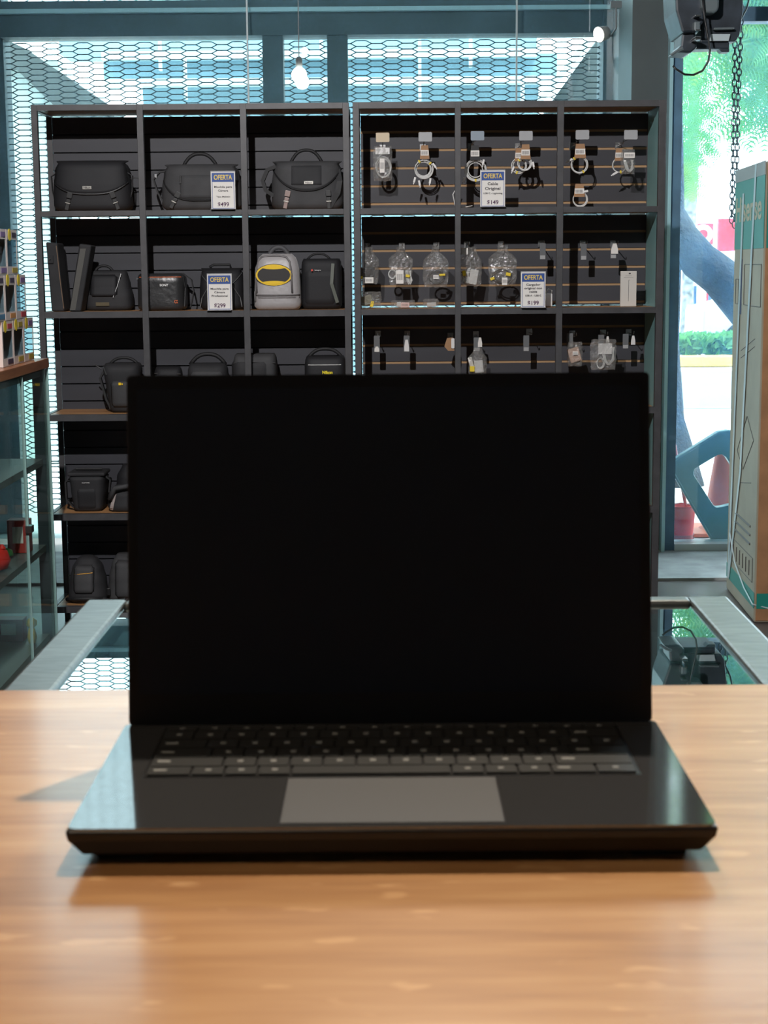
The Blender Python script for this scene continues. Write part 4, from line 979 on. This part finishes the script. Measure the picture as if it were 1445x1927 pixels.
# window-front cartons stacked on the cabinet
m_carton = mat('carton_pinkwhite', (.66, .55, .50), .5)
def figure_box(Dfar, z0, label, skin, hair, accent, top_accent):
    w = .145; h = hb; d = .09
    t = thing('figure_box', label, 'box', (cxr-.03-d/2, Dfar-w/2, z0+.0015), rz=math.pi/2, group='window cartons with small figures stacked on the cabinet')
    b = MB(); e = w*.08; lo = h*.18; hi = h*.22
    b.box((-w/2, -d/2, 0), (w/2, d/2, .002)).box((-w/2, -d/2, h-.002), (w/2, d/2, h))
    b.box((-w/2, -d/2, .002), (w/2, -d/2+.002, lo)).box((-w/2, -d/2, h-hi), (w/2, -d/2+.002, h-.002))
    for sx in (-1, 1):
        x0_, x1_ = (-w/2, -w/2+e) if sx < 0 else (w/2-e*.6, w/2)
        b.box((x0_, -d/2, lo), (x1_, -d/2+.002, h-hi))
    b.box((-w/2, -d/2+.002, .002), (-w/2+.002, d/2-.002, h-.002))
    ct = b.build('carton', m_carton, t)
    MB().box((-w/2+e, -d/2+.0005, lo), (w/2-e*.6, -d/2+.001, h-hi)).box((w/2-.001, -d/2+.003, lo), (w/2-.0005, d/2-.003, h-hi)).build('window_film', g_boxwin, t)
    MB().box((-w*.05, -d/2-.001, h*.04), (w*.44, -d/2, h*.15)).build('lower_print', accent, ct)
    MB().box((w*.02, -d/2-.001, h*.83), (w*.42, -d/2, h*.94)).build('upper_print', top_accent, ct)
    MB().prism_xz(circ(-w*.20, h*.885, w*.13, w*.13, 16), -d/2-.001, -d/2).build('round_print', m_yellow, ct)
    fg = MB().lathe([(.008, .0), (.012, .01), (.009, .04)], n=12).build('figure', hair, t); fg.location = (0, 0, .003)
    MB().lathe([(.004, 0), (.022, .008), (.026, .025), (.022, .042), (.006, .052)], n=16).build('figure_head', skin, fg, smooth=True).location = (0, 0, .036)
    MB().lathe([(.027, .0), (.027, .012), (.020, .024), (.005, .030)], n=16).build('figure_hair', hair, fg, smooth=True).location = (0, .002, .066)
    return t
brown = mat('figure_brown', (.30, .12, .05), .5); dark = mat('figure_dark', (.04, .025, .02), .5); cream = mat('figure_cream', (.55, .45, .38), .5)
acc = {'y': mat('print_gold', (.45, .33, .05), .5), 'r': mat('print_red', (.5, .06, .07), .5), 'o': mat('print_orange', (.6, .25, .07), .5), 'v': mat('print_violet', (.22, .14, .30), .5), 'k': mat('print_dark', (.06, .04, .07), .5), 'b': mat('print_blue', (.08, .20, .32), .5)}
ztp = cz+.004; DB = 5.2; sB = SC(DB)
yb3 = None
hb = 82*sB
figure_box(5.11, ztp, 'figure carton at the near end of the bottom row on the cabinet', dark, dark, acc['k'], acc['r'])
figure_box(5.26, ztp, 'figure carton with brown print at its base, middle of the bottom row', dark, dark, acc['y'], acc['y'])
figure_box(5.41, ztp, 'figure carton at the right end of the bottom row, violet print on top', cream, dark, acc['y'], acc['v'])
z2 = ztp+hb+.002
figure_box(5.02, z2, 'figure carton with teal print, left end of the middle row', dark, dark, acc['b'], acc['k'])
figure_box(5.17, z2, 'figure carton with orange print in the middle row', cream, cream, acc['o'], acc['k'])
figure_box(5.32, z2, 'figure carton with red print at the right end of the middle row', brown, dark, acc['r'], acc['v'])
z3 = z2+hb+.002
figure_box(5.07, z3, 'violet-tinted figure carton in the top row cut by the picture edge', dark, dark, acc['v'], acc['v'])
figure_box(5.22, z3, 'topmost figure carton showing a brown figure with yellow print', brown, dark, acc['y'], acc['k'])

# ------------------------------------------------------------------ lamps
m_mo0 = mat('socket_grey', (.15, .17, .17), .5)
m_glow = mat('lamp_face', (1, .95, .85), .3, emit=((1, .93, .82), 5))
m_glow2 = mat('bulb_glow', (1, 1, .95), .3, emit=((1, .98, .92), 16))
DL = 7.6; c = W(1127, 65, DL)
t = thing('spotlight', 'glowing oval spotlight head on a bracket at the top of the dark column', 'lamp', c)
q = MB().lathe([(.012, .06), (.030, .045), (.036, .0)], n=24); hd_ = q.build('lamp_housing', mat('lamp_grey', (.2, .22, .22), .4), t, smooth=True)
hd_.rotation_euler = Vector((.95, .62, .30)).to_track_quat('Z', 'Y').to_euler()
f_ = MB().lathe([(.034, -.003), (.033, .0)], n=24).build('lamp_face', m_glow, t); f_.rotation_euler = hd_.rotation_euler
MB().tube([(.02, .03, .02), (.06, .05, .0), (.085, .06, .035), (.085, .06, .14)], .005, 6).build('bracket', mat('bracket_grey', (.12, .15, .16), .5), t)
MB().cbox((.085, .07, .14), (.05, .03, .03)).build('mount', mat('bracket_grey', (.12, .15, .16)), t)
c = W(563, 141, 8.0)  # solid bulb, socket and cord stand in for a lamp reflected in the glass
t = thing('light_bulb', 'round glowing bulb hanging before the narrow mesh between two posts', 'lamp', c)
MB().lathe([(.006, -.036), (.024, -.030), (.036, -.010), (.037, .004), (.030, .022), (.016, .033)], n=24).build('bulb', m_glow2, t, smooth=True)
MB().lathe([(.016, .034), (.016, .075), (.008, .085)], n=16).build('socket', m_mo0, t, smooth=True)
MB().tube([(0, 0, .08), (0, 0, 4.9-c.z)], .0025, 6).build('cord', m_blackp, t)

# roller-shutter motor, bracket, cable, chains
DM = 6.45; m_mo = mat('motor_dark', (.030, .040, .052), .4, noise=(15, .4)); m_mo2 = mat('motor_grey', (.13, .16, .17), .4)
c = W(1340, 40, DM)
t = thing('shutter_motor', 'dark roller shutter motor and bracket hanging above the side window', 'motor', c)
def mbox(parent, name, x0, y0, x1, y1, D0, D1_, m, bev=.006):
    a = W(x0, y0, D0); b_ = W(x1, y1, D0); L = parent.location
    return MB().box((a.x-L.x, D0-L.y, b_.z-L.z), (b_.x-L.x, D1_-L.y, a.z-L.z)).build(name, m, parent, bevel=bev)
def mpoly(parent, name, pts, D0, D1_, m, bev=.004):
    L = parent.location; p = [W(x, y, D0) for x, y in pts]
    return MB().prism_xz([(q.x-L.x, q.z-L.z) for q in p], D0-L.y, D1_-L.y).build(name, m, parent, bevel=bev)
mpoly(t, 'motor_housing', [(1322, -60), (1400, -60), (1398, 20), (1392, 66), (1384, 78), (1318, 80), (1322, 20)], 6.400, 6.700, m_mo)
mpoly(t, 'gearbox', [(1268, -60), (1325, -60), (1325, 40), (1310, 60), (1284, 62), (1272, 20)], 6.350, 6.620, m_mo, .008)
mpoly(t, 'end_cover', [(1318, -60), (1355, -60), (1353, 16), (1347, 24), (1326, 24), (1320, 14)], 6.320, 6.400, m_mo2, .008)
mpoly(t, 'brake_unit', [(1284, 62), (1308, 60), (1312, 90), (1300, 100), (1270, 98), (1281, 85)], 6.380, 6.550, m_mo, .008)
mbox(t, 'arm', 1305, 79, 1373, 92, 6.400, 6.460, m_mo)
mpoly(t, 'arm_end', [(1352, 91), (1373, 91), (1373, 98), (1358, 98)], 6.400, 6.460, m_mo)
mpoly(t, 'label', [(1338, 64), (1374, 64), (1371, 77), (1335, 77)], 6.385, 6.390, m_paleframe, .0)
mpoly(t, 'grip', [(1344, 52), (1382, 51), (1381, 55), (1343, 56)], 6.370, 6.400, m_mo2, .002)
mbox(t, 'terminal', 1306, 40, 1318, 58, 6.320, 6.400, m_mo2)
for y_ in (28, 55, 68, 72): mbox(t, 'bolt', 1308, y_, 1319, y_+2.5, 6.300, 6.400, m_chrome, .001)
MB().tube([W(x, y, 6.300)-t.location for x, y in ((1322, -10), (1325, 30), (1332, 70), (1336, 95), (1333, 115), (1322, 133), (1305, 141), (1288, 140), (1272, 130), (1266, 124))], .0042, 8).build('cable', m_blackp, t, smooth=True)
MB().tube([W(x, y, 6.320)-t.location for x, y in ((1262, 104), (1275, 95), (1285, 91))], .006, 6).build('lever', m_mo2, t)
mt = t.location.copy(); mt.z = 4.9
MB().box((-.05, 0, W(1340, -55, DM).z-t.location.z), (.05, .06, 4.9-t.location.z)).build('hanger', m_mo, t)
def chain(pts, label, D, link=.034):
    P = [W(x, y, D) for x, y in pts]; b = MB(); tot = 0; L0 = P[0]
    path = []
    for a, b2 in zip(P[:-1], P[1:]):
        n = max(1, int((b2-a).length/(link*.72)))
        for i in range(n): path.append(a.lerp(b2, i/n))
    for k, p in enumerate(path[:-1]):
        q = path[k+1]; tdir = (q-p).normalized(); ctr = (p+q)/2
        side = Vector((1, 0, 0)) if k % 2 == 0 else Vector((0, 1, 0))
        side = (side-tdir*side.dot(tdir)).normalized()
        ring = []
        for i in range(12):
            a = 2*math.pi*i/12; ring.append(ctr+tdir*(link*.5*math.cos(a))+side*(link*.27*math.sin(a)))
        b.tube(ring, .0028, 5, closed=True)
    o = b.build('hoist_chain', mat('chain_steel', (.12, .17, .21), .4, metal=.6), smooth=True)
    return tag(o, label, 'chain', 'hoist chains in front of the side window')
chain([(1395, -20), (1394, 60), (1388, 200), (1386, 330), (1381, 440)], 'longer steel chain running down to the top of the big carton', 6.93)
chain([(1383, -20), (1383, 78), (1382, 150), (1380, 260), (1376, 430)], 'steel chain just left of the other, ending beside the big carton', 7.02)
o = MB().tube([W(x, y, 6.7) for x, y in ((1420, -42), (1405, 15), (1391, 43))], .004, 6).build('pull_rod', m_mo2); tag(o, 'thin grey rod slanting down to the chains at the top', 'rod')

# ------------------------------------------------------------------ the big television carton
A = PZ(1366, 1108, 0); B = PZ(1418, 1173, 0); ux = (B-A); ux.z = 0; Lf = ux.length; ux.normalize()
HB = W(1380, 322, A.y).z
t = thing('television_carton', 'tall beige television carton with green bands standing by the side window', 'carton', (A.x, A.y, 0))
ang = math.atan2(ux.y, ux.x); t.rotation_euler = (0, 0, ang)
m_cb = mat('carton_beige', (.36, .31, .23), .65, noise=(4, .12)); m_br = mat('carton_brown', (.38, .19, .085), .7, noise=(9, .2)); m_gr = mat('carton_green', (.01, .23, .18), .5)
TH = .24
MB().box((0, 0, .0), (Lf, TH, HB)).build('carton', m_cb, t, bevel=.012, seg=3)
# in local space: x runs from the far corner to the near corner, the lettered face is y=0, brown end face is x=Lf
MB().box((Lf-.012, .006, .01), (Lf+.002, TH-.004, HB-.01)).build('end_panel', m_br, t, bevel=.002)
MB().box((.006, -.0015, .058), (Lf-.004, .0, .118)).box((Lf+.002, .008, .058), (Lf+.0035, TH-.005, .118)).build('lower_band', m_gr, t)
zb0 = W(1378, 470, A.y).z; zb1 = W(1381, 340, A.y).z
MB().box((.006, -.0015, zb0), (Lf-.004, 0, zb1)).box((Lf+.002, .008, zb0), (Lf+.0035, TH-.005, zb1)).build('upper_band', m_gr, t)
zt0 = (zb0+zb1)/2+.012
text('Hisense', .10, mat('letter_tan', (.42, .36, .24), .6), t, (Lf*.48, -.0022, zt0), bold=.025, width=Lf*.86)
pr = MB(); ink = mat('print_ink', (.10, .09, .08), .6)
def ln(x0, z0, x1, z1, w=.003):
    pr.tube([(x0, -.001, z0), (x1, -.001, z1)], w/2, 4)
z5 = zb0-.06
for (a_, b_, c_, d_) in ((.10, z5-.16, .20, z5-.06), (.40, z5-.16, .95, z5)):
    ln(a_*Lf, b_, c_*Lf, b_); ln(a_*Lf, d_, c_*Lf, d_); ln(a_*Lf, b_, a_*Lf, d_); ln(c_*Lf, b_, c_*Lf, d_)
for (a_, b_, c_, d_) in ((.30, .62, .62, .78), (.62, .78, .85, .70), (.30, .62, .52, .56), (.52, .56, .85, .70), (.40, .56, .38, .50), (.35, 1.0, .8, 1.06), (.35, 1.03, .8, 1.09), (.45, .50, .8, .53)): ln(a_*Lf, b_, c_*Lf, d_)
for k in range(3): ln(.30*Lf, .36-.035*k, .82*Lf, .36-.035*k, .010)
ln(.18*Lf, .245, .92*Lf, .245); ln(.18*Lf, .15, .92*Lf, .15); ln(.92*Lf, .245, .92*Lf, .15); ln(.18*Lf, .245, .18*Lf, .15)
for k in range(6): ln((.26+.11*k)*Lf, .165, (.26+.11*k)*Lf, .225, .005)
pr.build('print', ink, t)
MB().box((.26*Lf, -.0018, z5-.20), (.31*Lf, 0, z5+.02)).build('blue_label', mat('label_blue', (.04, .06, .16)), t)
MB().box((.0, -.003, HB-.05), (Lf, -.0, HB+.001)).build('packing_tape', mat('clear_tape', (.45, .46, .44), .2), t)
for (x0, z0, x1, z1) in ((.72, HB, .45, .55), (.45, .55, .12, 0.07), (.32, HB-.1, .10, .06)):
    b = MB(); w_ = .018
    b.add([((x0)*Lf-w_, -.004, z0), (x0*Lf+w_, -.004, z0), (x1*Lf+w_, -.004, z1), (x1*Lf-w_, -.004, z1)], [(0, 1, 2, 3)])
    b.build('packing_strap', mat('strap_white', (.50, .58, .60), .3), t, solid=.001)
t_ = MB().tube([(.15*Lf, -.006, .26), (.35*Lf, -.006, .16), (.7*Lf, -.006, .10), (Lf, -.006, .075), (Lf+.006, .1, .05)], .003, 6).build('loose_strap', mat('strap_white', (.5, .58, .6)), t)

# ------------------------------------------------------------------ outside
m_pave = mat('pavement', (.62, .62, .60), .85, noise=(1.5, .08))
slab('pavement', (-12, 7.8, -.12), (16, 60, -.01), m_pave)
YK = PZ(1330, 690, 0).y
slab('road', (-12, 15.6, -.02), (30, 21.0, -.004), mat('asphalt', (.12, .14, .16), .8, noise=(2, .1)))
t = thing('planter_kerb', 'yellow-painted kerb of the street planter beyond the side window', 'kerb', (5, YK, 0))
MB().box((-6, 0, 0), (12, .3, .14)).build('kerb', mat('kerb_yellow', (.62, .42, .06), .7), t, bevel=.02)
def leaves(n, box, size, m, name, parent=None, seed=0, frond=False, gaps=None):
    rnd = random.Random(seed); b = MB(); (x0, y0, z0), (x1, y1, z1) = box
    for _ in range(n):
        p = Vector((rnd.uniform(x0, x1), rnd.uniform(y0, y1), rnd.uniform(z0, z1)))
        if gaps and gaps(p): continue
        if frond:
            d = Vector((rnd.uniform(-1, 1), rnd.uniform(-.5, .5), rnd.uniform(-.7, .3))).normalized(); L = size*rnd.uniform(.7, 1.3)
            sd = d.cross(Vector((rnd.uniform(-.3, .3), 1, rnd.uniform(-.3, .3)))).normalized()
            for k in range(11):
                q = p+d*(L*k/11)+Vector((0, 0, -.10*L*(k/11)**2)); l2 = L*.20*math.sin(math.pi*(k+1.5)/13)
                for sg in (-1, 1):
                    e = q+(sd*sg+d*.5)*l2; w_ = d*(L*.022)
                    b.add([q-w_, e-w_*.3, e+w_*.3, q+w_], [(0, 1, 2, 3)])
        else:
            d = Vector((rnd.gauss(0, 1), rnd.gauss(0, 1), rnd.gauss(0, 1))).normalized(); u = d.orthogonal().normalized()*size*rnd.uniform(.6, 1.3); v = d.cross(u)*.5
            b.add([p-u, p-v, p+u, p+v], [(0, 1, 2, 3)])
    return b.build(name, m, parent)
def leafmat(name, c):
    m = mat(name, c, .6); n, l = nt(m); p = n['Principled BSDF']; out = n['Material Output']
    tl = n.new('ShaderNodeBsdfTranslucent'); tl.inputs[0].default_value = tuple(min(1, x*1.6) for x in c)+(1,)
    mx = n.new('ShaderNodeMixShader'); mx.inputs[0].default_value = .5; l.new(p.outputs[0], mx.inputs[1]); l.new(tl.outputs[0], mx.inputs[2]); l.new(mx.outputs[0], out.inputs[0]); return m
m_leaf = leafmat('leaf_green', (.06, .19, .05)); m_leaf2 = leafmat('leaf_yellowgreen', (.14, .27, .05))
xa = W(1240, 660, YK+.5).x; xb = W(1480, 660, YK+.5).x
h_ = leaves(2600, ((xa, YK+.45, .16), (xb, YK+1.3, .38)), .09, m_leaf, 'hedge', seed=3); h_['kind'] = 'stuff'; tag(h_, 'low green hedge growing in the planter behind the yellow kerb', 'hedge')
# street tree seen through the side window
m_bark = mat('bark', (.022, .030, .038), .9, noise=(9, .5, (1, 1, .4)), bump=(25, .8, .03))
DT = 10.2
def P_(x, y, D=DT): return W(x, y, D)
c0 = PZ(1262, 905, 0); 
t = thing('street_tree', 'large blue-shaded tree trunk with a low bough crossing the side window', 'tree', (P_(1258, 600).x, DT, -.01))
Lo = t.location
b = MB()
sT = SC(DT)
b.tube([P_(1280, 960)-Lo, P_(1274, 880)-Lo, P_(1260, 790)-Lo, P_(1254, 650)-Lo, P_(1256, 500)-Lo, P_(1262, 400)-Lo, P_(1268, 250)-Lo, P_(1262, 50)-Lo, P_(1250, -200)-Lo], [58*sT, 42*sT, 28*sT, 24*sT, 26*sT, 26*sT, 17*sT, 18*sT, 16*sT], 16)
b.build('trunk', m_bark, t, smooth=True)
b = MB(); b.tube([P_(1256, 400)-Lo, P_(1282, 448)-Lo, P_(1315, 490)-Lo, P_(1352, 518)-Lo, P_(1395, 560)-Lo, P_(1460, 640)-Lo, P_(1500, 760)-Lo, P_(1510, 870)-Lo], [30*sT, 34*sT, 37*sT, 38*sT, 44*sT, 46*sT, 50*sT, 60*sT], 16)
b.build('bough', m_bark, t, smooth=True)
zc0 = P_(1300, 245, 11).z
def gap1(p):    # open sky between the crowns
    px = IW/2+FPX*p.x/(p.y)*1.0
    return False
cr = leaves(900, ((P_(1270, 200, 10.5).x, 9.8, P_(1300, 120, 11).z), (P_(1345, 200, 11).x, 12.5, 5.2)), .30, m_leaf, 'crown', t, 5, True)
cr2 = leaves(500, ((P_(1260, 200, 10.5).x, 10.5, P_(1300, 235, 11).z), (P_(1325, 200, 11).x, 12.5, P_(1300, 120, 11).z)), .27, m_leaf2, 'crown', t, 6, True)
t = thing('street_tree', 'feathery bright green tree crown filling the upper right of the side window', 'tree', (P_(1480, 600, 13).x, 13, 0))
Lo = t.location
MB().tube([(0, 0, 0), (.1, 0, 1.5), (-.05, 0, 3), (0, 0, 5)], [.16, .13, .1, .05], 10).build('trunk', m_bark, t, smooth=True)
def sub(v): return (v[0]-Lo.x, v[1]-Lo.y, v[2]-Lo.z)
leaves(1300, (sub((P_(1395, 0, 13).x, 12, P_(1400, 215, 13).z)), sub((P_(1580, 0, 13).x, 14.5, 6.2))), .34, m_leaf, 'crown', t, 7, True)
leaves(700, (sub((P_(1330, 0, 13).x, 12.5, P_(1400, 95, 13).z)), sub((P_(1520, 0, 13).x, 14.5, 6.2))), .33, m_leaf2, 'crown', t, 8, True)
leaves(330, (sub((P_(1330, 0, 13).x, 12.5, P_(1400, 95, 13).z)), sub((P_(1500, 0, 13).x, 13.5, 4.9))), .40, m_leaf, 'crown', t, 9, True)
t = thing('street_tree', 'slim mottled pale trunk across the street beside the large tree', 'tree', (P_(1300, 640, 27.5).x, 27.5, 0))
Lo = t.location
MB().tube([P_(1296, 652, 27.5)-Lo, P_(1292, 640, 27.5)-Lo, P_(1294, 560, 27.5)-Lo, P_(1296, 450, 27.5)-Lo, P_(1302, 330, 27.5)-Lo, P_(1306, 200, 27.5)-Lo, P_(1306, 60, 27.5)-Lo], [22*SC(27.5), 14*SC(27.5), 11*SC(27.5), 12*SC(27.5), 12*SC(27.5), 10*SC(27.5), 6*SC(27.5)], 12).build('trunk', mat('bark_pale', (.16, .17, .17), .9, noise=(14, .6)), t, smooth=True)
leaves(120, ((-.6, -1, P_(1300, 130, 27.5).z), (.8, 1, 6)), .5, m_leaf, 'crown', t, 12, True)
# far side of the street
DF = 26.6
def outbox(name, label, cat, pts, D, dep, m, group=None):
    x0, y0, x1, y1 = pts; a = W(x0, y0, D); b_ = W(x1, y1, D)
    t = thing(name, label, cat, ((a.x+b_.x)/2, D, 0), group=group)
    MB().box((a.x-t.location.x, 0, max(0, b_.z)), (b_.x-t.location.x, dep, a.z)).build('body', m, t)
    return t
m_red = mat('sign_red', (.50, .015, .03), .5); m_bw = mat('building_white', (.80, .80, .80), .7)
t = outbox('shop_building', 'pale shop building with posters in its window across the street', 'building', (1180, 478, 1700, 640), 30, 6, m_bw)
Lo = t.location
def onf(name, x0, y0, x1, y1, m, par, D=29.97, dd=.03):
    a = W(x0, y0, D); b_ = W(x1, y1, D); L = par.location
    return MB().box((a.x-L.x, D-L.y, b_.z-L.z), (b_.x-L.x, D-L.y+dd, a.z-L.z)).build(name, m, par)
onf('shop_window', 1290, 510, 1345, 610, mat('shop_glass', (.06, .12, .22), .2), t)
onf('poster', 1295, 508, 1311, 538, m_bw, t, 29.9); onf('poster', 1296, 548, 1305, 560, m_red, t, 29.9); onf('poster', 1322, 552, 1332, 566, m_red, t, 29.9)
onf('door_frame', 1312, 508, 1320, 606, mat('pale_blue_paint', (.45, .6, .7)), t, 29.85)
t = thing('street_sign', 'red shop sign with a white ring around a red dot', 'sign', W(1327, 441, DF))
s = SC(DF)
MB().prism_xz([(-14*s, 20*s), (15*s, 20*s), (15*s, -19*s), (-14*s, -19*s)], 0, .12).build('panel', m_red, t)
MB().ring_xz(circ(-5*s, 0, 18*s, n=40), circ(-5*s, 0, 9*s, n=40), -.05, 0).build('ring', m_bw, t)
MB().prism_xz(circ(-5*s, 0, 9*s, n=32), -.03, 0).build('dot', m_red, t)
MB().box((-.06, .12, -W(1327, 441, DF).z), (.06, .24, 0)).build('post', m_bw, t)
t = thing('street_sign', 'plain red sign panel beside the big carton', 'sign', W(1368, 442, DF))
MB().box((-16*s, 0, -30*s), (20*s, .12, 30*s)).build('panel', m_red, t)
MB().box((-.06, .12, -W(1368, 442, DF).z), (.06, .24, 0)).build('post', m_bw, t)
# parked car
t = thing('car', 'pale car passing on the street behind the hedge', 'car', (W(1500, 640, 24.7).x, 24.7, 0))
t.scale = (.8, .8, .8)
m_carp = mat('car_white', (.30, .32, .35), .25); m_cg = mat('car_glass', (.03, .05, .08), .1)
MB().prism_xz([(-2.0, .3), (2.1, .3), (2.15, .75), (1.7, .92), (1.05, 1.0), (.5, 1.42), (-.9, 1.45), (-1.5, 1.02), (-1.98, .9)], -.85, .85).build('body', m_carp, t, bevel=.06, seg=3)
MB().prism_xz([(.95, 1.0), (.48, 1.37), (-.85, 1.39), (-1.35, 1.02)], -.87, .87).build('window', m_cg, t)
for x_ in (-1.25, 1.3):
    for y_ in (-.78, .78):
        q = MB().lathe([(.32, -.1), (.32, .1)], n=20).build('wheel', m_blackp, t); q.rotation_euler = (math.pi/2, 0, 0); q.location = (x_, y_, .32)
# yellow kerb, bucket, broom, crate, cone just outside the glass
c = PZ(1299, 1037, 0); bk = thing('bucket', 'red plastic bucket outside the side window', 'bucket', (c.x, 8.0, -.008))
s = SC(8.0, .1); r0, r1 = 21*s, 26*s; hB = 74*s
b = MB(); b.lathe([(r0*.2, 0), (r0, 0), (r0, .004), (r1, hB-.01), (r1+.004, hB-.008), (r1+.004, hB), (r1-.004, hB), (r0-.006, .01), (r0*.2, .01)], n=32)
b.build('body', mat('bucket_red', (.85, .012, .02), .4), bk, smooth=True)
MB().tube([(-r1-.002, 0, hB-.01), (-r1*.6, -.0, hB+.002), (0, .01, hB+.01), (r1*.6, 0, hB+.002), (r1+.002, 0, hB-.01)], .002, 6).build('handle', m_chrome, bk)
MB().lathe([(r0+.0012, .012), (r0+.0055, .05)], n=32).build('lower_band', mat('bucket_band', (.42, .09, .10), .5), bk)
P0 = W(1294, 972, 8.0); P1 = W(1262, 800, 8.02)
o = thing('broom', 'red broom handle leaning out of the bucket', 'broom', (P0.x, P0.y, .014)); Lo = o.location
bt = Vector((P0.x+.004, P0.y, .03))
MB().tube([bt-Lo, P0-Lo, P1-Lo], .0085, 10).build('stick', mat('broom_red', (.50, .07, .06), .4), o, smooth=True)
MB().cbox((.004, 0, .016), (.05, .03, .025)).build('broom_head', mat('broom_head', (.35, .05, .05), .6), o)
# plastic frame
DP = 7.84
t = thing('plastic_crate', 'teal plastic crate side with rounded openings tilted beside the bucket', 'crate', (W(1355, 1035, DP).x, DP, -.008)); Lo = t.location
def q2(x, y): p = W(x, y, DP)-Lo; return (p.x, p.z)
outer = [(1262, 874), (1266, 866), (1352, 812), (1372, 809), (1384, 820), (1462, 945), (1464, 955), (1456, 966), (1362, 1034), (1353, 1035), (1346, 1028), (1262, 884)]
inner = [(1306, 888), (1308, 882), (1350, 857), (1358, 855), (1366, 860), (1410, 930), (1411, 936), (1406, 942), (1356, 954), (1348, 955), (1342, 950), (1306, 894)]
ou = [q2(*p) for p in outer]; inn = [q2(*p) for p in inner]
m_pt = mat('teal_plastic', (.16, .33, .32), .35)
pb = MB().ring_xz(ou, inn, 0, .055).build('panel', m_pt, t, bevel=.006, seg=3)
MB().tube([(x*.985+.0, -.006, z*.985+.005) for x, z in ou], .006, 8, closed=True).build('rim', m_pt, t, smooth=True)
c = W(1352, 1000, 8.3); t = thing('traffic_cone', 'orange cone standing behind the teal plastic crate', 'cone', (c.x+.03, 8.35, -.008)); s = SC(8.35, .2)
MB().lathe([(48*s, 0), (46*s, .02), (38*s, .03), (12*s, 180*s), (8*s, 186*s)], n=32).build('cone_body', mat('cone_orange', (.60, .13, .06), .5), t, smooth=True)
MB().cbox((0, 0, .012), (.36, .36, .02)).build('cone_base', mat('cone_orange', (.6, .13, .06)), t, bevel=.005)

# structures beyond the mesh
m_ob = mat('overpass_blue', (.22, .34, .40), .7, noise=(1.2, .15)); m_ol = mat('overpass_light', (.55, .68, .72), .6); m_oc = mat('concrete_outside', (.085, .10, .10), .85, noise=(2.5, .25, (1, 1, .3)))
DO = 13.0
t = thing('canopy_building', 'blue-grey canopy building with pale horizontal rails behind the mesh', 'building', (0, DO, 0))
def ob(name, x0, y0, x1, y1, m, D=DO, dep=.5, par=None):
    par = par or t; a = W(x0, y0, D); b_ = W(x1, y1, D); L = par.location
    return MB().box((a.x-L.x, D-L.y, b_.z-L.z), (b_.x-L.x, D-L.y+dep, a.z-L.z)).build(name, m, par)
ob('upper_beam', 110, 50, 1010, 95, m_ob, 13.2)
ob('pale_rail', 190, 97, 1010, 106, m_ol, 12.9, .3)
ob('wall_panel', 194, 107, 1048, 149, m_ob)
ob('pale_rail', 194, 149, 1048, 155, m_ol, 12.9, .3)
ob('wall_panel', 268, 155, 1010, 700, m_ob, 13.05)
ob('fascia', 190, 0, 990, 40, m_ol, 13.4)
for x_, y0_, y1_ in ((300, 74, 132), (348, 105, 186), (790, 72, 190), (886, 70, 125), (984, 145, 190), (604, 74, 110), (232, 95, 110)):
    ob('strut', x_-3, y0_, x_+3, y1_, m_ol, 12.7, .08)
t = thing('stair_wall', 'sloping grey concrete beam at the left behind the mesh', 'beam', (W(100, 150, 11.5).x, 11.5, 0)); Lo = t.location
MB().prism_xz([((W(x, y, 11.5)-Lo).x, (W(x, y, 11.5)-Lo).z) for x, y in ((-60, 55), (20, 78), (45, 90), (215, 205), (215, 260), (150, 245), (30, 130), (-60, 130))], 0, .4).build('beam', m_oc, t)
MB().box(((W(-80, 130, 11.5)-Lo).x, .05, 0), ((W(110, 200, 11.5)-Lo).x, .35, (W(50, 112, 11.5)).z)).build('wall', mat('pale_render', (.50, .57, .55), .8, noise=(3, .2, (2, 1, .25))), t)
t = thing('ramp_beam', 'pale sloping beam at the right behind the mesh above the cable shelf', 'beam', (W(1080, 150, 11.5).x, 11.5, 0)); Lo = t.location
MB().prism_xz([((W(x, y, 11.5)-Lo).x, (W(x, y, 11.5)-Lo).z) for x, y in ((1100, 78), (1112, 80), (1015, 200), (1000, 200))], 0, .3).build('beam', m_ol, t)
MB().prism_xz([((W(x, y, 11.6)-Lo).x, (W(x, y, 11.6)-Lo).z) for x, y in ((1128, 70), (1150, 70), (1160, 260), (1030, 260), (1030, 205))], .1, .4).build('beam', m_oc, t)
MB().box((-.3, .12, 0), (.3, .3, (W(1080, 200, 11.5)).z-.1)).build('pier', m_oc, t)
